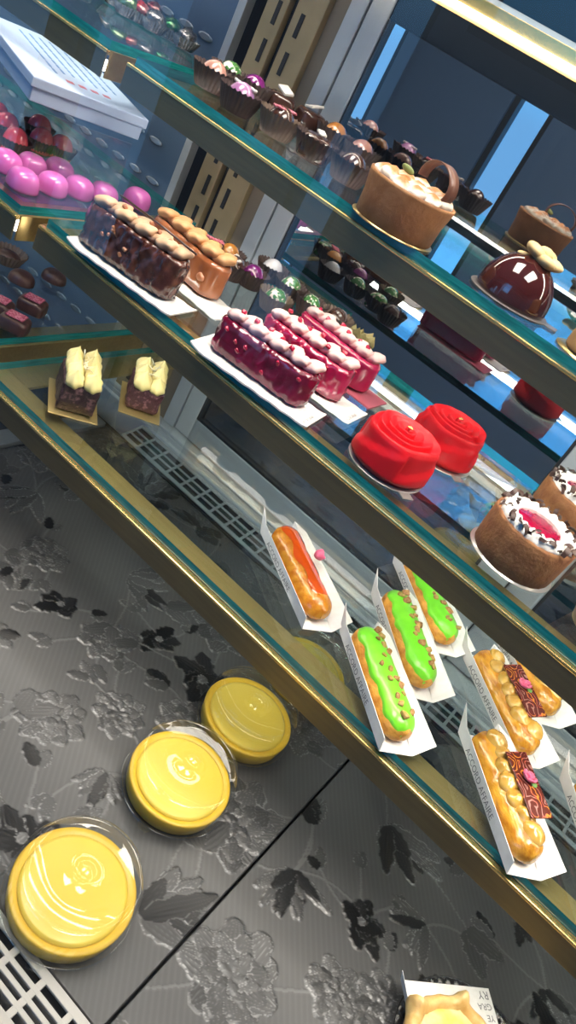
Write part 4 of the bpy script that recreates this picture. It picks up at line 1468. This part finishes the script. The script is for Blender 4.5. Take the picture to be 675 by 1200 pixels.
for (px, py), shape, top, label in [((24, 332), 'oval', False, 'plain oval brown chocolate on the lower left shelf'), ((62, 330), 'oval', False, 'plain oval brown chocolate set apart to the right on the lower left shelf'),
                                    ((36, 365), 'square', True, 'brown chocolate with a pink sprinkled top, right of its lookalike'), ((15, 386), 'square', True, 'brown chocolate with a pink sprinkled top nearest the shelf edge'),
                                    ((-4, 366), 'square', True, 'brown chocolate with a pink sprinkled top at the left edge of the picture'), ((8, 308), 'cup', False, 'brown chocolate in a pale fluted cup on the lower left shelf')]:
    t = thing('chocolate', label, 'chocolate', onshelf(px, py, Z1), 0.5, GB)
    sq = 3.5 if shape == 'square' else 2.2
    part('coating', dome_mesh(BRC, 0.0145, 0.016, 'coating', sq * 1.4 if shape == 'square' else sq), t, (0, 0, 0.0006), sc=(1.15, 0.95, 1))
    if top:
        part('sprinkle_top', cached('sprk', lambda: mk('sprinkle_top', *box(0.021, 0.017, 0.0016, bev=0.0007), SPRK, False)), t, (0, 0, 0.0174))
    if shape == 'cup':
        part('paper_cup', cup_mesh(CUPT, 0.0195, 0.016), t, (0, 0, 0.0003))
GF = 'foil wrapped sweets on the top shelf of the left bay'
FOILG = mat('green foil', (0.03, 0.20, 0.07), 0.2, (0.25, 0.35, 0.22), 90, metal=0.7, bump=0.8, bscale=120)
FOILR = mat('red foil', (0.45, 0.03, 0.05), 0.2, (0.5, 0.25, 0.25), 90, metal=0.6, bump=0.8, bscale=120)
FOILS = mat('silver foil', (0.35, 0.36, 0.38), 0.2, (0.2, 0.2, 0.22), 90, metal=0.8, bump=0.8, bscale=120)
for (px, py), m, label in [((146, 20), FOILG, 'green foil sweet, leftmost on the top left shelf'), ((160, 27), FOILR, 'red foil sweet between a green and a silver one'),
                           ((178, 38), FOILS, 'silver fluted foil sweet near the right of the top left shelf'), ((196, 46), FOILG, 'green foil sweet second from the right end of the top left shelf'),
                           ((214, 58), FOILS, 'silver foil sweet at the right end of the top left shelf'), ((133, 8), FOILS, 'silver foil sweet at the back left of the top left shelf'),
                           ((178, 26), FOILR, 'red foil sweet at the back of the top left shelf')]:
    t = thing('foil_sweet', label, 'sweet', onshelf(px, py, Z3), 0.2 * px, GF)
    part('wrapped_body', cached(('fb', m.name), lambda: mk('wrapped_body', *rumple(ellipsoid(0.014, 0.012, 0.011), 0.0022, 140, 2), m)), t, (0, 0, 0.0125))
    part('paper_cup', cup_mesh(FOILS, 0.0150, 0.012), t, (0, 0, 0.0006))

# ---- white printed box in the left bay
BW = mat('white box card', (0.42, 0.50, 0.66), 0.45)
q = [at(5, 35, 0.42), at(165, 150, 0.42)]
BXC, BXR = (-0.742, 0.685), -0.385
t = thing('cake_box', 'flat white printed card box resting on a clear riser behind the pink bonbons', 'box', (*BXC, Z2 + 0.0732), BXR)
part('box_body', mk('box_body', *box(0.212, 0.124, 0.014, (0, 0, 0.007), 0.001), BW, False), t)
part('box_lid', mk('box_lid', *box(0.218, 0.130, 0.010, (0, 0, 0.0192), 0.0012), BW, False), t)
rs = thing('acrylic_riser', 'clear plastic riser under the flat white printed box', 'stand', (*BXC, Z2 + 0.0005), BXR)
part('top_plate', mk('top_plate', *box(0.19, 0.10, 0.002, (0, 0, 0.071)), PLASTIC, False), rs)
for sx_ in (-1, 1):
    part('side_leg', mk('side_leg', *box(0.002, 0.10, 0.070, (sx_ * 0.119, 0, 0.035)), PLASTIC, False), rs)
INKB = mat('blue print', (0.10, 0.20, 0.42), 0.6)
INKR = mat('red print', (0.45, 0.12, 0.16), 0.6)
L_ = []
rng = random.Random(3)
for r in range(7):
    x = -0.085
    while x < 0.045:
        w = rng.uniform(0.006, 0.02)
        L_.append(bx(x, x + w, 0.045 - r * 0.012, 0.0475 - r * 0.012, 0.0242, 0.0245))
        x += w + 0.004
part('printed_lines', mk('printed_lines', *join(L_), INKB, False), t, label='rows of small blue print')
part('printed_mark', mk('printed_mark', *join([bx(0.072, 0.080, -0.02 + k * 0.014, -0.012 + k * 0.014, 0.0242, 0.0245) for k in range(4)]), INKR, False), t, label='small red printed marks')

# ---- custard pastry at the bottom edge
BLKP = mat('black glossy plastic', (0.012, 0.012, 0.013), 0.22, coat=0.4)
pc = Vector((0.2197, 0.472, 0))
t = thing('black_plate', 'round black ribbed plastic plate under the custard pastry', 'plate', (pc.x, pc.y, 0.0006))
RPL = 0.070


def rib(rr, z, th, k):
    return rr, z + (0.0014 * (0.5 + 0.5 * math.sin(46 * th + 5 * rr / RPL)) if 4 <= k <= 6 else 0)


part('dish', mk('dish', *lathe([(0, 0.0), (RPL * .72, 0.0), (RPL * .76, 0.0008), (RPL * .80, 0.003), (RPL * .84, 0.006), (RPL * .90, 0.009), (RPL * .96, 0.0105), (RPL, 0.0105), (RPL * 1.01, 0.0095), (RPL * .80, 0.0018), (0, 0.0012)], 276, rib), BLKP), t)
pcx, pcy = 0.207, 0.482
RZP = 0.747
t = thing('paper_sheet', 'white printed paper wrapper between the black plate and the custard pastry', 'paper', (pcx, pcy, 0.0125), RZP)
hw = 0.0465
part('sheet', mk('sheet', *join([plate([(-hw, -hw, 0), (hw, -hw, 0), (hw, hw, 0), (-hw, hw, 0)], 0.0004),
                                plate([(-hw - 0.0005, hw, 0), (-hw - 0.0005, -hw, 0), (-hw - 0.004, -hw, 0.010), (-hw - 0.005, hw + 0.003, 0.011)], 0.0004)]), WHITE, False), t)
for s_, yy, sz in (('RY', 0.0345, 0.0095), ('GRA', 0.0245, 0.0075), ('YE', 0.0155, 0.0075)):
    part('lettering', text_mesh(s_, sz, PAPER_INK), t, (hw - 0.0025, yy + 0.009, 0.0006), (0, 0, PI), label='black printed capitals')
PUFF = mat('baked puff pastry', (0.66, 0.36, 0.10), 0.4, (0.80, 0.56, 0.22), 70, (0.35, 0.65), 0.4, 200, coat=0.25)
CUST = mat('baked custard', (0.80, 0.58, 0.12), 0.3, (0.84, 0.70, 0.34), 45, (0.4, 0.62), coat=0.35)
t = thing('custard_pastry', 'six cornered golden pastry with pinched folds and pale custard, at the bottom edge', 'pastry', (0.204, 0.4585, 0.0142), math.radians(110.6))


def pastry():
    n = 120
    V = []
    rings = [(0.0, 0.0), (0.92, 0.0), (1.0, 0.004), (1.02, 0.009), (0.98, 0.0145), (0.90, 0.017), (0.82, 0.0155), (0.76, 0.011), (0.74, 0.008), (0.0, 0.008)]
    for fr, z in rings:
        for j in range(n):
            th = 2 * PI * j / n
            c_ = math.cos(PI / 6) / math.cos((th % (PI / 3)) - PI / 6)
            cor = math.exp(-(((th + PI / 6) % (PI / 3) - PI / 6) / 0.10) ** 2)
            k = 0.053 * (c_ * (1 - 0.03 * math.cos(6 * th)) + 0.06 * cor * (1 if fr > .8 else 0.3))
            zz = z * (1 + 0.45 * cor if 0.75 < fr else 1)
            V.append((k * fr * math.cos(th), k * fr * math.sin(th), zz))
    F = grid_faces(len(rings), n, False, True)
    return mk('pastry_case', *rumple((V, F), 0.0012, 110, 4), PUFF)


part('pastry_case', pastry(), t)
part('custard', mk('custard', *rumple(lathe([(0.0270, 0.0082), (0.0265, 0.0115), (0.023, 0.0132), (0.012, 0.0140), (0, 0.0142)], 64,
     lambda r, z, th, k: (1.62 * r * math.cos(PI / 6) / math.cos((th % (PI / 3)) - PI / 6), z)), 0.0006, 90, 1), CUST), t)
